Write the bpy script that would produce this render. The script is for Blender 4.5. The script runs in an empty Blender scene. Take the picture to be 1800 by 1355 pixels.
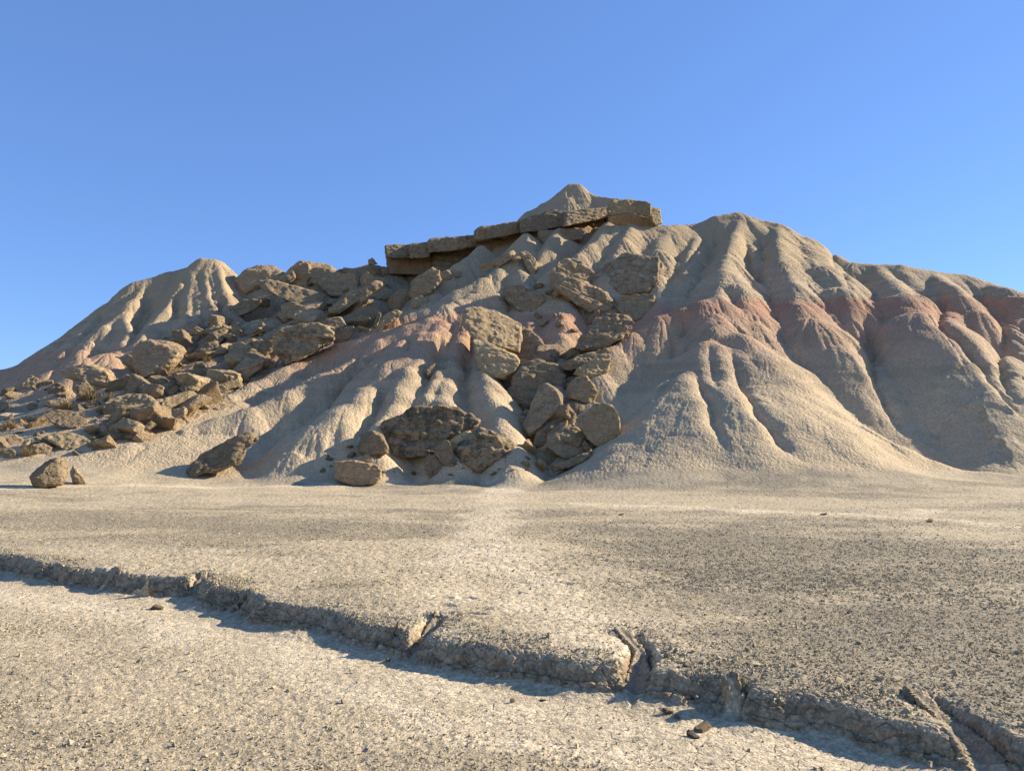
import bpy, bmesh, math, random
import numpy as np
from mathutils import Vector, Matrix

# ------------------------------------------------------------------ camera, sky, sun
F = 1360.0 / 1800.0            # focal length in picture widths
PITCH = math.atan(113 / 1360)
EYE = 1.6
scene = bpy.context.scene
scene.render.resolution_x, scene.render.resolution_y = 1024, 770
cam_d = bpy.data.cameras.new('camera')
cam_d.sensor_fit = 'HORIZONTAL'; cam_d.sensor_width = 36; cam_d.lens = 36 * F
cam_d.clip_start = .05; cam_d.clip_end = 12000
cam = bpy.data.objects.new('camera', cam_d)
scene.collection.objects.link(cam)
cam.location = (0, 0, EYE); cam.rotation_euler = (math.pi / 2 + PITCH, 0, 0)
scene.camera = cam

SUN_EL = math.radians(27)
SUN_BACK = math.radians(20)     # sun stands on the right, this far behind the picture plane
sdir = Vector((math.cos(SUN_EL) * math.cos(SUN_BACK), math.cos(SUN_EL) * math.sin(SUN_BACK), math.sin(SUN_EL)))
sun_d = bpy.data.lights.new('sun', 'SUN')
sun_d.energy = 5.0; sun_d.angle = math.radians(.55); sun_d.color = (1.0, .925, .80)
sun = bpy.data.objects.new('sun', sun_d)
scene.collection.objects.link(sun)
sun.rotation_euler = sdir.to_track_quat('Z', 'Y').to_euler()
world = bpy.data.worlds.new('World'); scene.world = world; world.use_nodes = True
wn = world.node_tree.nodes; wl = world.node_tree.links
bg = wn['Background']; sky = wn.new('ShaderNodeTexSky')
sky.sky_type = 'NISHITA'; sky.sun_disc = False
sky.sun_elevation = SUN_EL; sky.sun_rotation = math.atan2(sdir.x, sdir.y)
sky.altitude = 900; sky.air_density = 1.0; sky.dust_density = .1; sky.ozone_density = 3.0
tint = wn.new('ShaderNodeMix'); tint.data_type = 'RGBA'; tint.blend_type = 'MULTIPLY'; tint.inputs[0].default_value = 1
tint.inputs[7].default_value = (.84, .98, 1.22, 1)
wl.new(sky.outputs[0], tint.inputs[6]); 
even = wn.new('ShaderNodeMix'); even.data_type = 'RGBA'; even.inputs[0].default_value = .4; even.inputs[7].default_value = (1.05, 2.15, 5.1, 1)
wl.new(tint.outputs[2], even.inputs[6]); wl.new(even.outputs[2], bg.inputs[0]); bg.inputs[1].default_value = .09
scene.view_settings.view_transform = 'Standard'; scene.view_settings.look = 'None'
scene.view_settings.exposure = 0.92; scene.view_settings.gamma = 1.0

# ------------------------------------------------------------------ helpers
C = scene.collection
cP, sP = math.cos(PITCH), math.sin(PITCH)
def W(px, py, d):                       # picture point at distance d -> world
    u = (px - 900) / 1360; v = (677.5 - py) / 1360
    s = d / (cP - v * sP)
    return (u * s, d, EYE + (sP + v * cP) * s)
def WZ(px, py, z):                      # picture point on a level plane
    u = (px - 900) / 1360; v = (677.5 - py) / 1360
    s = (z - EYE) / (sP + v * cP)
    return (u * s, (cP - v * sP) * s)

def h2(ix, iy, s):
    n = (ix.astype(np.int64) * 374761393 + iy.astype(np.int64) * 668265263 + s * 2147483647) & 0xffffffff
    n = ((n ^ (n >> 13)) * 1274126177) & 0xffffffff
    return ((n ^ (n >> 16)) & 0xffffff) / float(0xffffff)
def h3(ix, iy, iz, s):
    n = (ix.astype(np.int64) * 374761393 + iy.astype(np.int64) * 668265263 + iz.astype(np.int64) * 1440670441 + s * 97531) & 0xffffffff
    n = ((n ^ (n >> 13)) * 1274126177) & 0xffffffff
    return ((n ^ (n >> 16)) & 0xffffff) / float(0xffffff)
def vn2(x, y, s=0):                     # value noise -1..1
    ix = np.floor(x); iy = np.floor(y); fx = x - ix; fy = y - iy
    fx = fx * fx * fx * (fx * (fx * 6 - 15) + 10); fy = fy * fy * fy * (fy * (fy * 6 - 15) + 10)
    a = h2(ix, iy, s); b = h2(ix + 1, iy, s); c = h2(ix, iy + 1, s); d = h2(ix + 1, iy + 1, s)
    return 2 * ((a * (1 - fx) + b * fx) * (1 - fy) + (c * (1 - fx) + d * fx) * fy) - 1
def vn3(p, s=0):
    i = np.floor(p); f = p - i; f = f * f * f * (f * (f * 6 - 15) + 10)
    r = 0
    for dx in (0, 1):
        for dy in (0, 1):
            for dz in (0, 1):
                w = (f[:, 0] if dx else 1 - f[:, 0]) * (f[:, 1] if dy else 1 - f[:, 1]) * (f[:, 2] if dz else 1 - f[:, 2])
                r = r + w * h3(i[:, 0] + dx, i[:, 1] + dy, i[:, 2] + dz, s)
    return 2 * r - 1
def fbm2(x, y, o=4, s=0, g=.5):
    r = 0; a = 1; t = 0
    for k in range(o):
        r = r + a * vn2(x * 2.03 ** k + 17.3 * k, y * 2.03 ** k - 9.1 * k, s + k); t += a; a *= g
    return r / t
def vor2(x, y, s=0):                    # F1, F2 - F1
    ix = np.floor(x); iy = np.floor(y); f1 = np.full(x.shape, 9.); f2 = np.full(x.shape, 9.)
    for dx in (-1, 0, 1):
        for dy in (-1, 0, 1):
            cx = ix + dx; cy = iy + dy
            d = np.hypot(cx + h2(cx, cy, s) - x, cy + h2(cx, cy, s + 5) - y)
            f2 = np.minimum(f2, np.maximum(f1, d)); f1 = np.minimum(f1, d)
    return f1, f2 - f1
def vor3(p, s=0):                       # F1, F2 - F1, cell number
    i0 = np.floor(p); f1 = np.full(len(p), 9.); f2 = f1.copy(); cid = np.zeros(len(p))
    for dx in (-1, 0, 1):
        for dy in (-1, 0, 1):
            for dz in (-1, 0, 1):
                a, b, c = i0[:, 0] + dx, i0[:, 1] + dy, i0[:, 2] + dz
                ra = h3(a, b, c, s)
                d = np.sqrt((a + ra - p[:, 0]) ** 2 + (b + h3(a, b, c, s + 3) - p[:, 1]) ** 2 + (c + h3(a, b, c, s + 7) - p[:, 2]) ** 2)
                f2 = np.minimum(f2, np.maximum(f1, d)); cid = np.where(d < f1, ra, cid); f1 = np.minimum(f1, d)
    return f1, f2 - f1, cid
def sstep(a, b, x):
    t = np.clip((x - a) / (b - a), 0, 1); return t * t * (3 - 2 * t)
def smax(a, b, k):
    h = np.maximum(k - np.abs(a - b), 0) / k
    return np.maximum(a, b) + h * h * k * .25

def mesh_np(name, co, faces, smooth=True):
    me = bpy.data.meshes.new(name)
    n = len(co); m = len(faces); q = faces.shape[1]
    me.vertices.add(n); me.vertices.foreach_set('co', np.ascontiguousarray(co, dtype=np.float32).ravel())
    me.loops.add(m * q); me.loops.foreach_set('vertex_index', np.ascontiguousarray(faces, dtype=np.int32).ravel())
    me.polygons.add(m); me.polygons.foreach_set('loop_start', np.arange(0, m * q, q, dtype=np.int32))
    me.update(calc_edges=True)
    me.polygons.foreach_set('use_smooth', np.full(m, smooth))
    return me
def attr(me, name, val):
    a = me.attributes.new(name, 'FLOAT', 'POINT'); a.data.foreach_set('value', np.ascontiguousarray(val, dtype=np.float32))
def link(name, me, mat=None, parent=None):
    o = bpy.data.objects.new(name, me); C.objects.link(o)
    if mat: me.materials.append(mat)
    if parent: o.parent = parent
    return o
def tag(o, label=None, cat=None, group=None, kind=None):
    if label: o['label'] = label
    if cat: o['category'] = cat
    if group: o['group'] = group
    if kind: o['kind'] = kind
    return o

# ------------------------------------------------------------------ materials
class NT:
    def __init__(s, name):
        s.m = bpy.data.materials.new(name); s.m.use_nodes = True
        s.n = s.m.node_tree.nodes; s.l = s.m.node_tree.links; s.b = s.n['Principled BSDF']
        s.b.inputs['Roughness'].default_value = .95
        s.b.inputs['Specular IOR Level'].default_value = .12
    def put(s, i, v):
        if hasattr(v, 'is_linked'): s.l.new(v, i)
        elif isinstance(v, (tuple, list)) and len(v) == 3 and i.type == 'RGBA': i.default_value = (*v, 1)
        else: i.default_value = v
    def mix(s, f, a, b, mode='MIX'):
        n = s.n.new('ShaderNodeMix'); n.data_type = 'RGBA'; n.blend_type = mode
        s.put(n.inputs[0], f); s.put(n.inputs[6], a); s.put(n.inputs[7], b); return n.outputs[2]
    def math(s, op, a, b=0.0, clamp=False):
        n = s.n.new('ShaderNodeMath'); n.operation = op; n.use_clamp = clamp
        s.put(n.inputs[0], a); s.put(n.inputs[1], b); return n.outputs[0]
    def ramp(s, x, lo, hi, a=0.0, b=1.0):
        n = s.n.new('ShaderNodeMapRange'); n.interpolation_type = 'SMOOTHSTEP'
        s.put(n.inputs[0], x)
        for k, v in zip((1, 2, 3, 4), (lo, hi, a, b)): n.inputs[k].default_value = v
        return n.outputs[0]
    def noise(s, vec, scale, detail=4.0, rough=.55, dist=0.0):
        n = s.n.new('ShaderNodeTexNoise'); s.put(n.inputs['Vector'], vec)
        n.inputs['Scale'].default_value = scale; n.inputs['Detail'].default_value = detail
        n.inputs['Roughness'].default_value = rough; n.inputs['Distortion'].default_value = dist
        return n.outputs[0]
    def vor(s, vec, scale, feat='F1', rnd=1.0):
        n = s.n.new('ShaderNodeTexVoronoi'); n.feature = feat; s.put(n.inputs['Vector'], vec)
        n.inputs['Scale'].default_value = scale; n.inputs['Randomness'].default_value = rnd
        return n.outputs
    def att(s, name):
        n = s.n.new('ShaderNodeAttribute'); n.attribute_name = name; return n.outputs['Fac']
    def vmul(s, vec, v):
        n = s.n.new('ShaderNodeVectorMath'); n.operation = 'MULTIPLY'; s.put(n.inputs[0], vec); n.inputs[1].default_value = v; return n.outputs[0]
    def bump(s, h, dist, strength=1.0, nrm=None):
        n = s.n.new('ShaderNodeBump'); s.put(n.inputs['Height'], h); n.inputs['Distance'].default_value = dist
        n.inputs['Strength'].default_value = strength
        if nrm: s.l.new(nrm, n.inputs['Normal'])
        return n.outputs[0]

def soil_material():
    t = NT('badland_soil')
    geo = t.n.new('ShaderNodeNewGeometry'); P = geo.outputs['Position']
    sp = t.n.new('ShaderNodeSeparateXYZ'); t.l.new(P, sp.inputs[0])
    hill = t.att('hill'); grav = t.att('gravel'); deb = t.att('debris'); pale = t.att('pale'); cut = t.att('cut')
    big = t.noise(P, .35, 3.0); med = t.noise(P, 2.2, 5.0, .6); fine = t.noise(P, 24.0, 4.0, .7)
    # strata height with a slight dip and a wavering edge
    zz = t.math('ADD', sp.outputs[2], t.math('MULTIPLY', sp.outputs[0], -.04))
    zz = t.math('ADD', zz, t.math('MULTIPLY', t.math('SUBTRACT', t.noise(P, .5, 4.0), .5), 1.5))
    thin = t.noise(t.vmul(P, (.05, .05, 2.6)), 1.0, 4.0, .6)
    mud = t.mix(t.ramp(thin, .35, .65), (0.405, 0.296, 0.175), (0.510, 0.375, 0.227))
    mud = t.mix(t.ramp(zz, 2.6, 4.6), (0.545, 0.405, 0.239), mud)
    mud = t.mix(t.ramp(zz, 9.0, 13), mud, (0.448, 0.323, 0.181))
    band = t.math('MULTIPLY', t.math('MULTIPLY', t.ramp(zz, 4.2, 7.0), t.ramp(zz, 8.75, 8.4)), t.ramp(sp.outputs[0], -26, -12, .9, 1.0))
    core = t.math('MULTIPLY', t.math('MULTIPLY', t.ramp(zz, 6.9, 7.7), t.ramp(zz, 8.7, 8.2)), t.ramp(sp.outputs[0], -8, 5, .1, 1.1))
    mud = t.mix(t.math('MULTIPLY', band, t.ramp(thin, .3, .7, .5, .85)), mud, (0.510, 0.287, 0.170))
    mud = t.mix(t.math('MULTIPLY', core, t.ramp(big, .3, .65, .15, .7)), mud, (0.437, 0.208, 0.122))
    mud = t.mix(t.ramp(med, .3, .75, 0, .35), mud, (0.352, 0.259, 0.146))
    ground = t.mix(t.ramp(med, .3, .7), (0.469, 0.364, 0.220), (0.529, 0.414, 0.258))
    ground = t.mix(t.math('MULTIPLY', grav, t.ramp(fine, .25, .7, .5, .9)), ground, (0.257, 0.208, 0.136))
    ground = t.mix(pale, ground, (0.684, 0.544, 0.351))
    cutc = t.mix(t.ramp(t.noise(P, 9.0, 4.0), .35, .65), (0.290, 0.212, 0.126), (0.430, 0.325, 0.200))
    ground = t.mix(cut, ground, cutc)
    mc = t.vor(t.mix(.15, P, t.noise(P, 5.0)), 5.5, 'DISTANCE_TO_EDGE')[0]
    crk = t.math('MULTIPLY', t.ramp(mc, .03, .008), t.math('MULTIPLY', t.att('silt'), t.ramp(t.noise(P, 1.3), .42, .55)))
    ground = t.mix(t.math('MULTIPLY', crk, .4), ground, (.25, .19, .125))
    col = t.mix(hill, ground, mud)
    col = t.mix(t.math('MULTIPLY', deb, t.ramp(med, .3, .65, .45, .95)), col, t.mix(t.ramp(fine, .35, .65), (0.158, 0.111, 0.068), (0.335, 0.244, 0.145)))
    # crumb grain
    vc = t.vor(P, 55.0)
    grain = t.ramp(fine, .3, .72, .74, 1.22)
    spk = t.noise(P, 14.0, 4.0, .95)
    col = t.mix(1.0, col, t.ramp(spk, .3, .7, .82, 1.16), 'MULTIPLY')
    col = t.mix(1.0, col, grain, 'MULTIPLY')
    cr = t.n.new('ShaderNodeSeparateColor'); t.l.new(vc[1], cr.inputs[0])
    col = t.mix(1.0, col, t.ramp(cr.outputs[0], 0, 1, .84, 1.14), 'MULTIPLY')
    t.put(t.b.inputs['Base Color'], col)
    # popcorn crust on the hills, grit on the ground
    gcr = crk
    v1 = t.vor(t.mix(.12, P, t.noise(P, 6.0)), 9.0)[0]
    v2 = t.vor(P, 24.0)[0]; v3 = t.vor(P, 70.0)[0]
    hh = t.math('ADD', t.math('MULTIPLY', v1, -.8), t.math('MULTIPLY', v2, -.45))
    hh = t.math('ADD', hh, t.math('MULTIPLY', fine, .3))
    nh = t.bump(hh, .04, .8)
    gg = t.math('ADD', t.math('MULTIPLY', v3, -.5), t.math('MULTIPLY', v2, -.5))
    gg = t.math('ADD', gg, t.math('MULTIPLY', t.noise(P, 60.0, 5.0, .75), .9))
    gg = t.math('ADD', gg, t.math('MULTIPLY', t.vor(P, 11.0)[0], -1.2))
    gg = t.math('ADD', gg, t.math('MULTIPLY', crk, -.8))
    ng = t.bump(gg, .011, .9)
    mx = t.n.new('ShaderNodeMix'); mx.data_type = 'VECTOR'
    t.l.new(hill, mx.inputs[0]); t.l.new(ng, mx.inputs[4]); t.l.new(nh, mx.inputs[5])
    t.l.new(mx.outputs[1], t.b.inputs['Normal'])
    return t.m
SOIL = soil_material()

# ------------------------------------------------------------------ the hills as spurs
# each spur: flank slope, crest rounding, crest points (picture x, picture y, distance)
SP = [
 # right skyline
 (.95, .5, [(1085, 396, 48.5), (1162, 398, 49), (1217, 394, 50), (1258, 381, 50), (1300, 373, 50), (1358, 394, 49), (1412, 417, 48), (1467, 446, 46.5), (1500, 462, 45), (1579, 467, 44), (1640, 476, 44), (1700, 483, 44), (1733, 496, 44), (1758, 512, 44), (1800, 516, 45), (1900, 520, 46), (2060, 560, 48)]),
 # from the right peak down to the cone
 (1.0, .5, [(1300, 373, 50), (1288, 410, 46.5), (1270, 450, 42.5), (1262, 475, 40), (1262, 520, 37)]),
 (1.3, 1.3, [(1262, 478, 40), (1285, 500, 38.8), (1306, 530, 37.3), (1318, 560, 36)]),
 (1.05, .6, [(1262, 520, 37), (1237, 528, 36.6), (1200, 542, 36.4), (1154, 555, 36), (1110, 585, 35), (1080, 610, 34), (1060, 650, 32.5)]),
 # the cone
 (.84, 1.7, [(1240, 620, 32.4), (1222, 690, 29.8), (1210, 750, 27.9), (1200, 805, 26.3)]),
 (1.15, .7, [(1262, 520, 37), (1258, 550, 35.6), (1256, 575, 34.4), (1248, 600, 33.2)]),
 (.84, 1.6, [(1238, 625, 32.2), (1212, 665, 30.8), (1185, 710, 29.2), (1150, 750, 27.9), (1110, 790, 26.8), (1085, 815, 26)]),
 (.84, 1.6, [(1264, 612, 32.6), (1280, 680, 29.8), (1300, 730, 28.2), (1320, 780, 26.8), (1330, 815, 25.9)]),
 (1.15, 1.0, [(1256, 560, 35), (1290, 585, 34), (1330, 625, 32.4), (1383, 665, 31), (1430, 705, 29.8), (1500, 752, 28.6), (1571, 787, 27.7), (1640, 812, 27.1), (1720, 836, 26.6), (1800, 855, 26.1)]),
 (.84, 1.6, [(1330, 625, 32.4), (1365, 690, 29.8), (1400, 740, 28), (1440, 790, 26.7), (1470, 822, 26)]),
 # second dome and its neighbour
 (1.0, .4, [(1358, 394, 49), (1368, 425, 45), (1371, 458, 42), (1385, 495, 39.5), (1400, 530, 37.4)]),
 (1.8, 2.8, [(1400, 528, 37.6), (1420, 560, 36), (1448, 600, 34.6), (1470, 640, 33.6), (1490, 690, 32.4), (1515, 735, 31.6)]),
 (1.6, 2.6, [(1412, 430, 46.5), (1440, 470, 42.5), (1462, 508, 39.8), (1478, 545, 38.5), (1500, 590, 37.2), (1512, 640, 35.4), (1530, 690, 34), (1560, 735, 32.8), (1595, 768, 31.6)]),
 (1.1, .3, [(1383, 430, 46), (1420, 455, 43.5), (1455, 490, 41), (1467, 512, 39.8)]),
 # third dome
 (1.0, .5, [(1540, 466, 44), (1555, 490, 41.5), (1585, 515, 38.5)]),
 (1.55, 4.2, [(1588, 517, 38.3), (1612, 550, 36.6), (1645, 590, 35.2), (1675, 635, 33.8), (1690, 680, 32.4), (1712, 730, 31), (1735, 780, 29.6), (1755, 820, 28.4)]),
 # fourth, fifth, sixth dome
 (1.0, .6, [(1640, 476, 44), (1665, 500, 40.5)]),
 (1.7, 2.8, [(1680, 512, 39.8), (1705, 545, 38.6), (1732, 590, 37.2), (1752, 640, 36), (1785, 690, 34.6), (1830, 760, 32.6)]),
 (1.0, .5, [(1733, 496, 44), (1765, 505, 41)]),
 (1.7, 2.6, [(1785, 520, 39.8), (1800, 560, 38.5), (1815, 620, 36.8), (1840, 700, 34.2), (1870, 770, 32)]),
 (1.0, 1.2, [(1880, 530, 40), (1900, 600, 37.5), (1930, 700, 34), (1960, 780, 31)]),
 (1.0, 1.2, [(1990, 560, 40), (2020, 640, 37), (2060, 740, 33)]),
 # shaded hollow left of the cone
 (1.1, .4, [(1112, 392, 48.2), (1095, 420, 45.8), (1078, 448, 43.8), (1060, 480, 42)]),
 (1.0, .5, [(1162, 398, 49), (1155, 440, 45), (1150, 480, 42.2), (1160, 520, 39.6), (1165, 548, 37.6)]),
 (1.0, .5, [(1217, 394, 50), (1212, 440, 45.5), (1200, 480, 42.2), (1190, 520, 39.4)]),
 (1.1, .4, [(1175, 470, 43), (1172, 510, 40.5), (1160, 545, 38.4)]),
 # ridge carrying the ledge and the summit cone
 (1.1, .2, [(1001, 323, 56), (1016, 323, 56), (1035, 339, 55.5), (1056, 346, 55), (1090, 351, 54), (1130, 372, 53)]),
 (1.1, .2, [(1001, 323, 56), (986, 336, 55.7), (956, 357, 55.2), (925, 372, 54.5), (907, 389, 54)]),
 (1.0, .25, [(1006, 323, 56), (1000, 345, 54.6), (1003, 372, 53.4)]),
 (1.0, .3, [(1040, 342, 55.4), (1050, 365, 54)]), (1.0, .3, [(956, 357, 55.2), (965, 375, 54.2)]),
 (1.5, .7, [(1140, 390, 50.6), (1080, 398, 51), (1000, 404, 52), (900, 424, 53.2), (840, 442, 54), (750, 466, 54.6), (690, 486, 55)]),
 (1.0, .8, [(690, 480, 54), (640, 486, 54), (580, 492, 54), (500, 488, 54), (440, 500, 54.5), (400, 520, 55)]),
 # upper slope below the ledge
 (1.1, .3, [(1056, 422, 46), (1035, 430, 45), (1010, 447, 43.8), (975, 470, 42.2), (955, 500, 41), (945, 530, 40)]),
 (1.1, .4, [(1070, 390, 49), (1060, 405, 47.5), (1056, 422, 46)]),
 (1.1, .3, [(985, 400, 49.5), (960, 430, 46.5), (940, 460, 44.5)]),
 (1.1, .3, [(925, 409, 48.8), (918, 430, 46.8), (910, 445, 45.5)]),
 (1.1, .35, [(849, 432, 50), (830, 450, 48.5), (810, 462, 47.6), (785, 480, 46.5), (760, 505, 45)]),
 (1.05, .45, [(904, 450, 45), (876, 471, 43.6), (849, 489, 42.6), (803, 511, 41.6), (757, 540, 40.6), (700, 560, 40), (650, 580, 39.8)]),
 (1.05, .4, [(904, 450, 45), (915, 475, 43.2), (926, 500, 41.6), (930, 530, 40)]),
 # pink spur and its long tail to the left
 (1.25, .6, [(870, 514, 41), (833, 517, 40.4), (787, 535, 38.8), (751, 560, 37.6), (713, 572, 37.2), (666, 597, 36.4), (634, 622, 35.4), (570, 656, 33.8), (507, 686, 32.4), (443, 716, 31.2), (380, 735, 30.6), (330, 753, 29.9), (263, 785, 28.8), (203, 811, 27.9), (168, 823, 27.4)]),
 (1.0, .45, [(700, 575, 38.8), (650, 590, 38.8), (602, 600, 38.8), (545, 622, 38), (501, 644, 36.8), (443, 673, 35.2), (405, 695, 34), (370, 716, 33)]),
 (.95, 1.1, [(751, 560, 37.6), (735, 585, 36.3), (716, 605, 35.2), (691, 632, 33.8), (650, 680, 31.6), (602, 712, 30.3), (558, 745, 29.2), (525, 785, 28), (490, 822, 27)]),
 (1.5, .9, [(770, 562, 37.2), (758, 584, 36), (750, 615, 34.4), (722, 645, 32.8), (706, 680, 31.2), (697, 710, 30), (675, 740, 28.9), (660, 790, 27.4)]),
 (1.5, .9, [(833, 520, 40.2), (812, 560, 37.6), (805, 594, 35.9), (798, 633, 33.9), (786, 671, 32.2), (784, 700, 30.9), (792, 740, 29.2), (800, 790, 27.6)]),
 (1.2, .3, [(770, 640, 33), (760, 660, 32.2), (755, 690, 31)]),
 (1.5, .9, [(870, 520, 40.8), (850, 560, 38), (842, 610, 35.2), (846, 650, 33.2), (856, 665, 32.3), (858, 700, 30.7), (875, 746, 29), (895, 785, 27.6), (905, 820, 26.4)]),
 # pink dome amid the boulders
 (1.2, .5, [(1000, 500, 41.5), (992, 526, 40), (985, 560, 38), (986, 590, 36.6), (989, 621, 35.2), (985, 660, 33.2), (990, 720, 30.5)]),
 (1.1, .4, [(960, 520, 40.5), (935, 560, 38.6), (925, 600, 36.6)]),
 (1.0, .5, [(1060, 590, 36.8), (1040, 640, 34), (1040, 700, 31), (1035, 760, 28.8)]),
 # left peak
 (.9, .5, [(384, 456, 55), (397, 478, 54), (413, 502, 53), (432, 530, 51.5)]),
 (1.08, .5, [(384, 456, 55), (359, 456, 55), (327, 472, 54.5), (295, 477, 54), (241, 494, 53), (222, 510, 52.5), (190, 533, 51.5), (152, 567, 50), (95, 602, 48), (60, 631, 47), (0, 650, 46.5), (-120, 672, 46), (-300, 700, 45)]),
 (1.15, .3, [(371, 457, 55), (374, 509, 50.5), (383, 560, 47)]),
 (1.15, .3, [(384, 457, 55), (398, 510, 50.5), (415, 555, 47.6)]),
 (1.15, .3, [(327, 472, 54.5), (320, 500, 52), (298, 540, 49), (263, 572, 47), (240, 600, 45.2)]),
 (1.15, .3, [(345, 480, 53.4), (338, 510, 51), (328, 566, 47)]),
 (1.15, .3, [(345, 480, 53.4), (352, 515, 50.6), (350, 560, 47.4)]),
 (1.1, .4, [(251, 493, 53), (236, 525, 50.5), (222, 548, 49), (190, 572, 47.4), (165, 600, 46), (150, 615, 45)]),
 (1.2, .3, [(222, 548, 49), (232, 580, 46.6), (215, 600, 45.4)]),
 (1.0, .5, [(190, 533, 51.5), (150, 585, 47.5), (120, 618, 45.4)]),
 (.75, .8, [(215, 612, 45), (190, 622, 44), (150, 632, 43), (100, 652, 42), (40, 680, 41), (-40, 705, 40)]),
 (.8, .5, [(190, 622, 44), (200, 650, 42), (190, 690, 39), (160, 730, 36)]),
 (.8, .5, [(240, 640, 42.6), (235, 680, 39.8), (225, 720, 37)]),
 # debris apron at the left
 (.5, 1.6, [(420, 600, 45), (360, 640, 41.5), (310, 690, 37.5), (270, 740, 34), (230, 775, 31.6), (190, 795, 30)]),
 (.5, 1.6, [(470, 560, 46), (430, 610, 42.5), (400, 650, 39), (350, 700, 35.8), (300, 745, 33)]),
 (.45, 1.8, [(230, 690, 40), (160, 720, 37), (90, 755, 34.5), (40, 782, 32.5)]),
 (.45, 1.8, [(100, 690, 41), (40, 720, 38.5), (-40, 750, 36), (-120, 775, 34)]),
 (.7, 1.5, [(560, 520, 50), (540, 560, 46), (520, 600, 42), (480, 640, 39)]),
 (.7, 1.5, [(650, 500, 51), (630, 540, 47), (600, 580, 42.5)]),
]
GX0, GX1, GY0, GY1, GS = -62.0, 66.0, 20.0, 84.0, .10
gx = np.arange(GX0, GX1, GS); gy = np.arange(GY0, GY1, GS)
HX, HY = np.meshgrid(gx, gy)
wx = HX + .30 * fbm2(HX / 3.6, HY / 3.6, 2, 3) + .05 * fbm2(HX / .8, HY / .8, 2, 9)
wy = HY + .30 * fbm2(HX / 3.6, HY / 3.6, 2, 13) + .05 * fbm2(HX / .8, HY / .8, 2, 19)
HH = np.full(HX.shape, -3.0); HS = np.zeros(HX.shape); HD = np.zeros(HX.shape)
def spur(k, r, pts, sid):
    P = [W(*p) for p in pts]; s0 = sid * 37.7
    for a, b in zip(P[:-1], P[1:]):
        reach = (max(a[2], b[2]) + 1) / (k * .84) + r * 1.2 + 3
        i0 = max(int((min(a[0], b[0]) - reach - GX0) / GS), 0); i1 = min(int((max(a[0], b[0]) + reach - GX0) / GS), len(gx))
        j0 = max(int((min(a[1], b[1]) - reach - GY0) / GS), 0); j1 = min(int((max(a[1], b[1]) + reach - GY0) / GS), len(gy))
        if i1 <= i0 or j1 <= j0: continue
        x = wx[j0:j1, i0:i1]; y = wy[j0:j1, i0:i1]
        dx, dy = b[0] - a[0], b[1] - a[1]; L2 = dx * dx + dy * dy; L = math.sqrt(L2)
        tr = ((x - a[0]) * dx + (y - a[1]) * dy) / L2; t = np.clip(tr, 0, 1)
        d = np.hypot(x - a[0] - t * dx, y - a[1] - t * dy)
        z = a[2] + t * (b[2] - a[2]) - k * (np.sqrt(d * d + r * r) - r) * (1 - .012 * np.minimum(d, 12))
        lat = (x - a[0]) * dy / L - (y - a[1]) * dx / L
        ang = np.arctan2((tr - t) * L, np.abs(lat) + .05)
        s = s0 + t * L + ang * 2.0 + 50 * (lat > 0)
        sub = HH[j0:j1, i0:i1]; w = z > sub
        HH[j0:j1, i0:i1] = smax(z, sub, .6 if k == .84 else .12)
        HS[j0:j1, i0:i1][w] = s[w]; HD[j0:j1, i0:i1][w] = d[w]
        s0 += L
for i, (k, r, pts) in enumerate(SP): spur(k, r, pts, i)
# rills running down the flanks
zr = HS * 0 + 1.3
HSw = HS + .30 * fbm2(HX / 1.7, HY / 1.7, 3, 21)
ril = (1 - np.abs(vn2(HSw * .45, zr))) ** 7 * .22 + (1 - np.abs(vn2(HSw * 1.2, zr, 4))) ** 8 * .13
ril = ril + (1 - np.abs(vn2(HSw * 2.4, zr, 5))) ** 7 * .12 * sstep(-.2, .4, vn2(HX / 3, HY / 3, 22))
ril = ril * (1 - .75 * sstep(2.5, 5, HX) * sstep(17, 14, HX) * sstep(34, 32, HY))
HH -= ril * sstep(.25, 2.4, HD) * sstep(.3, 2.5, HH)
def samp(A, x, y):
    fx = np.clip((x - GX0) / GS, 0, len(gx) - 1.001); fy = np.clip((y - GY0) / GS, 0, len(gy) - 1.001)
    i = fx.astype(int); j = fy.astype(int); fx = fx - i; fy = fy - j
    return (A[j, i] * (1 - fx) + A[j, i + 1] * fx) * (1 - fy) + (A[j + 1, i] * (1 - fx) + A[j + 1, i + 1] * fx) * fy

def hit(px, py, off=0.0):                # where the sight line meets the slope or the plain
    d = np.arange(14, 82, .05); x, y, z = W(px, py, 1.0); x = x * d; z = EYE + (z - EYE) * d
    h = np.maximum(samp(HH, x, d), ground_low(x, d)[1]); k = np.nonzero(z < h)[0]
    dd = d[k[0]] if len(k) else 60.0
    return dd + off
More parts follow.
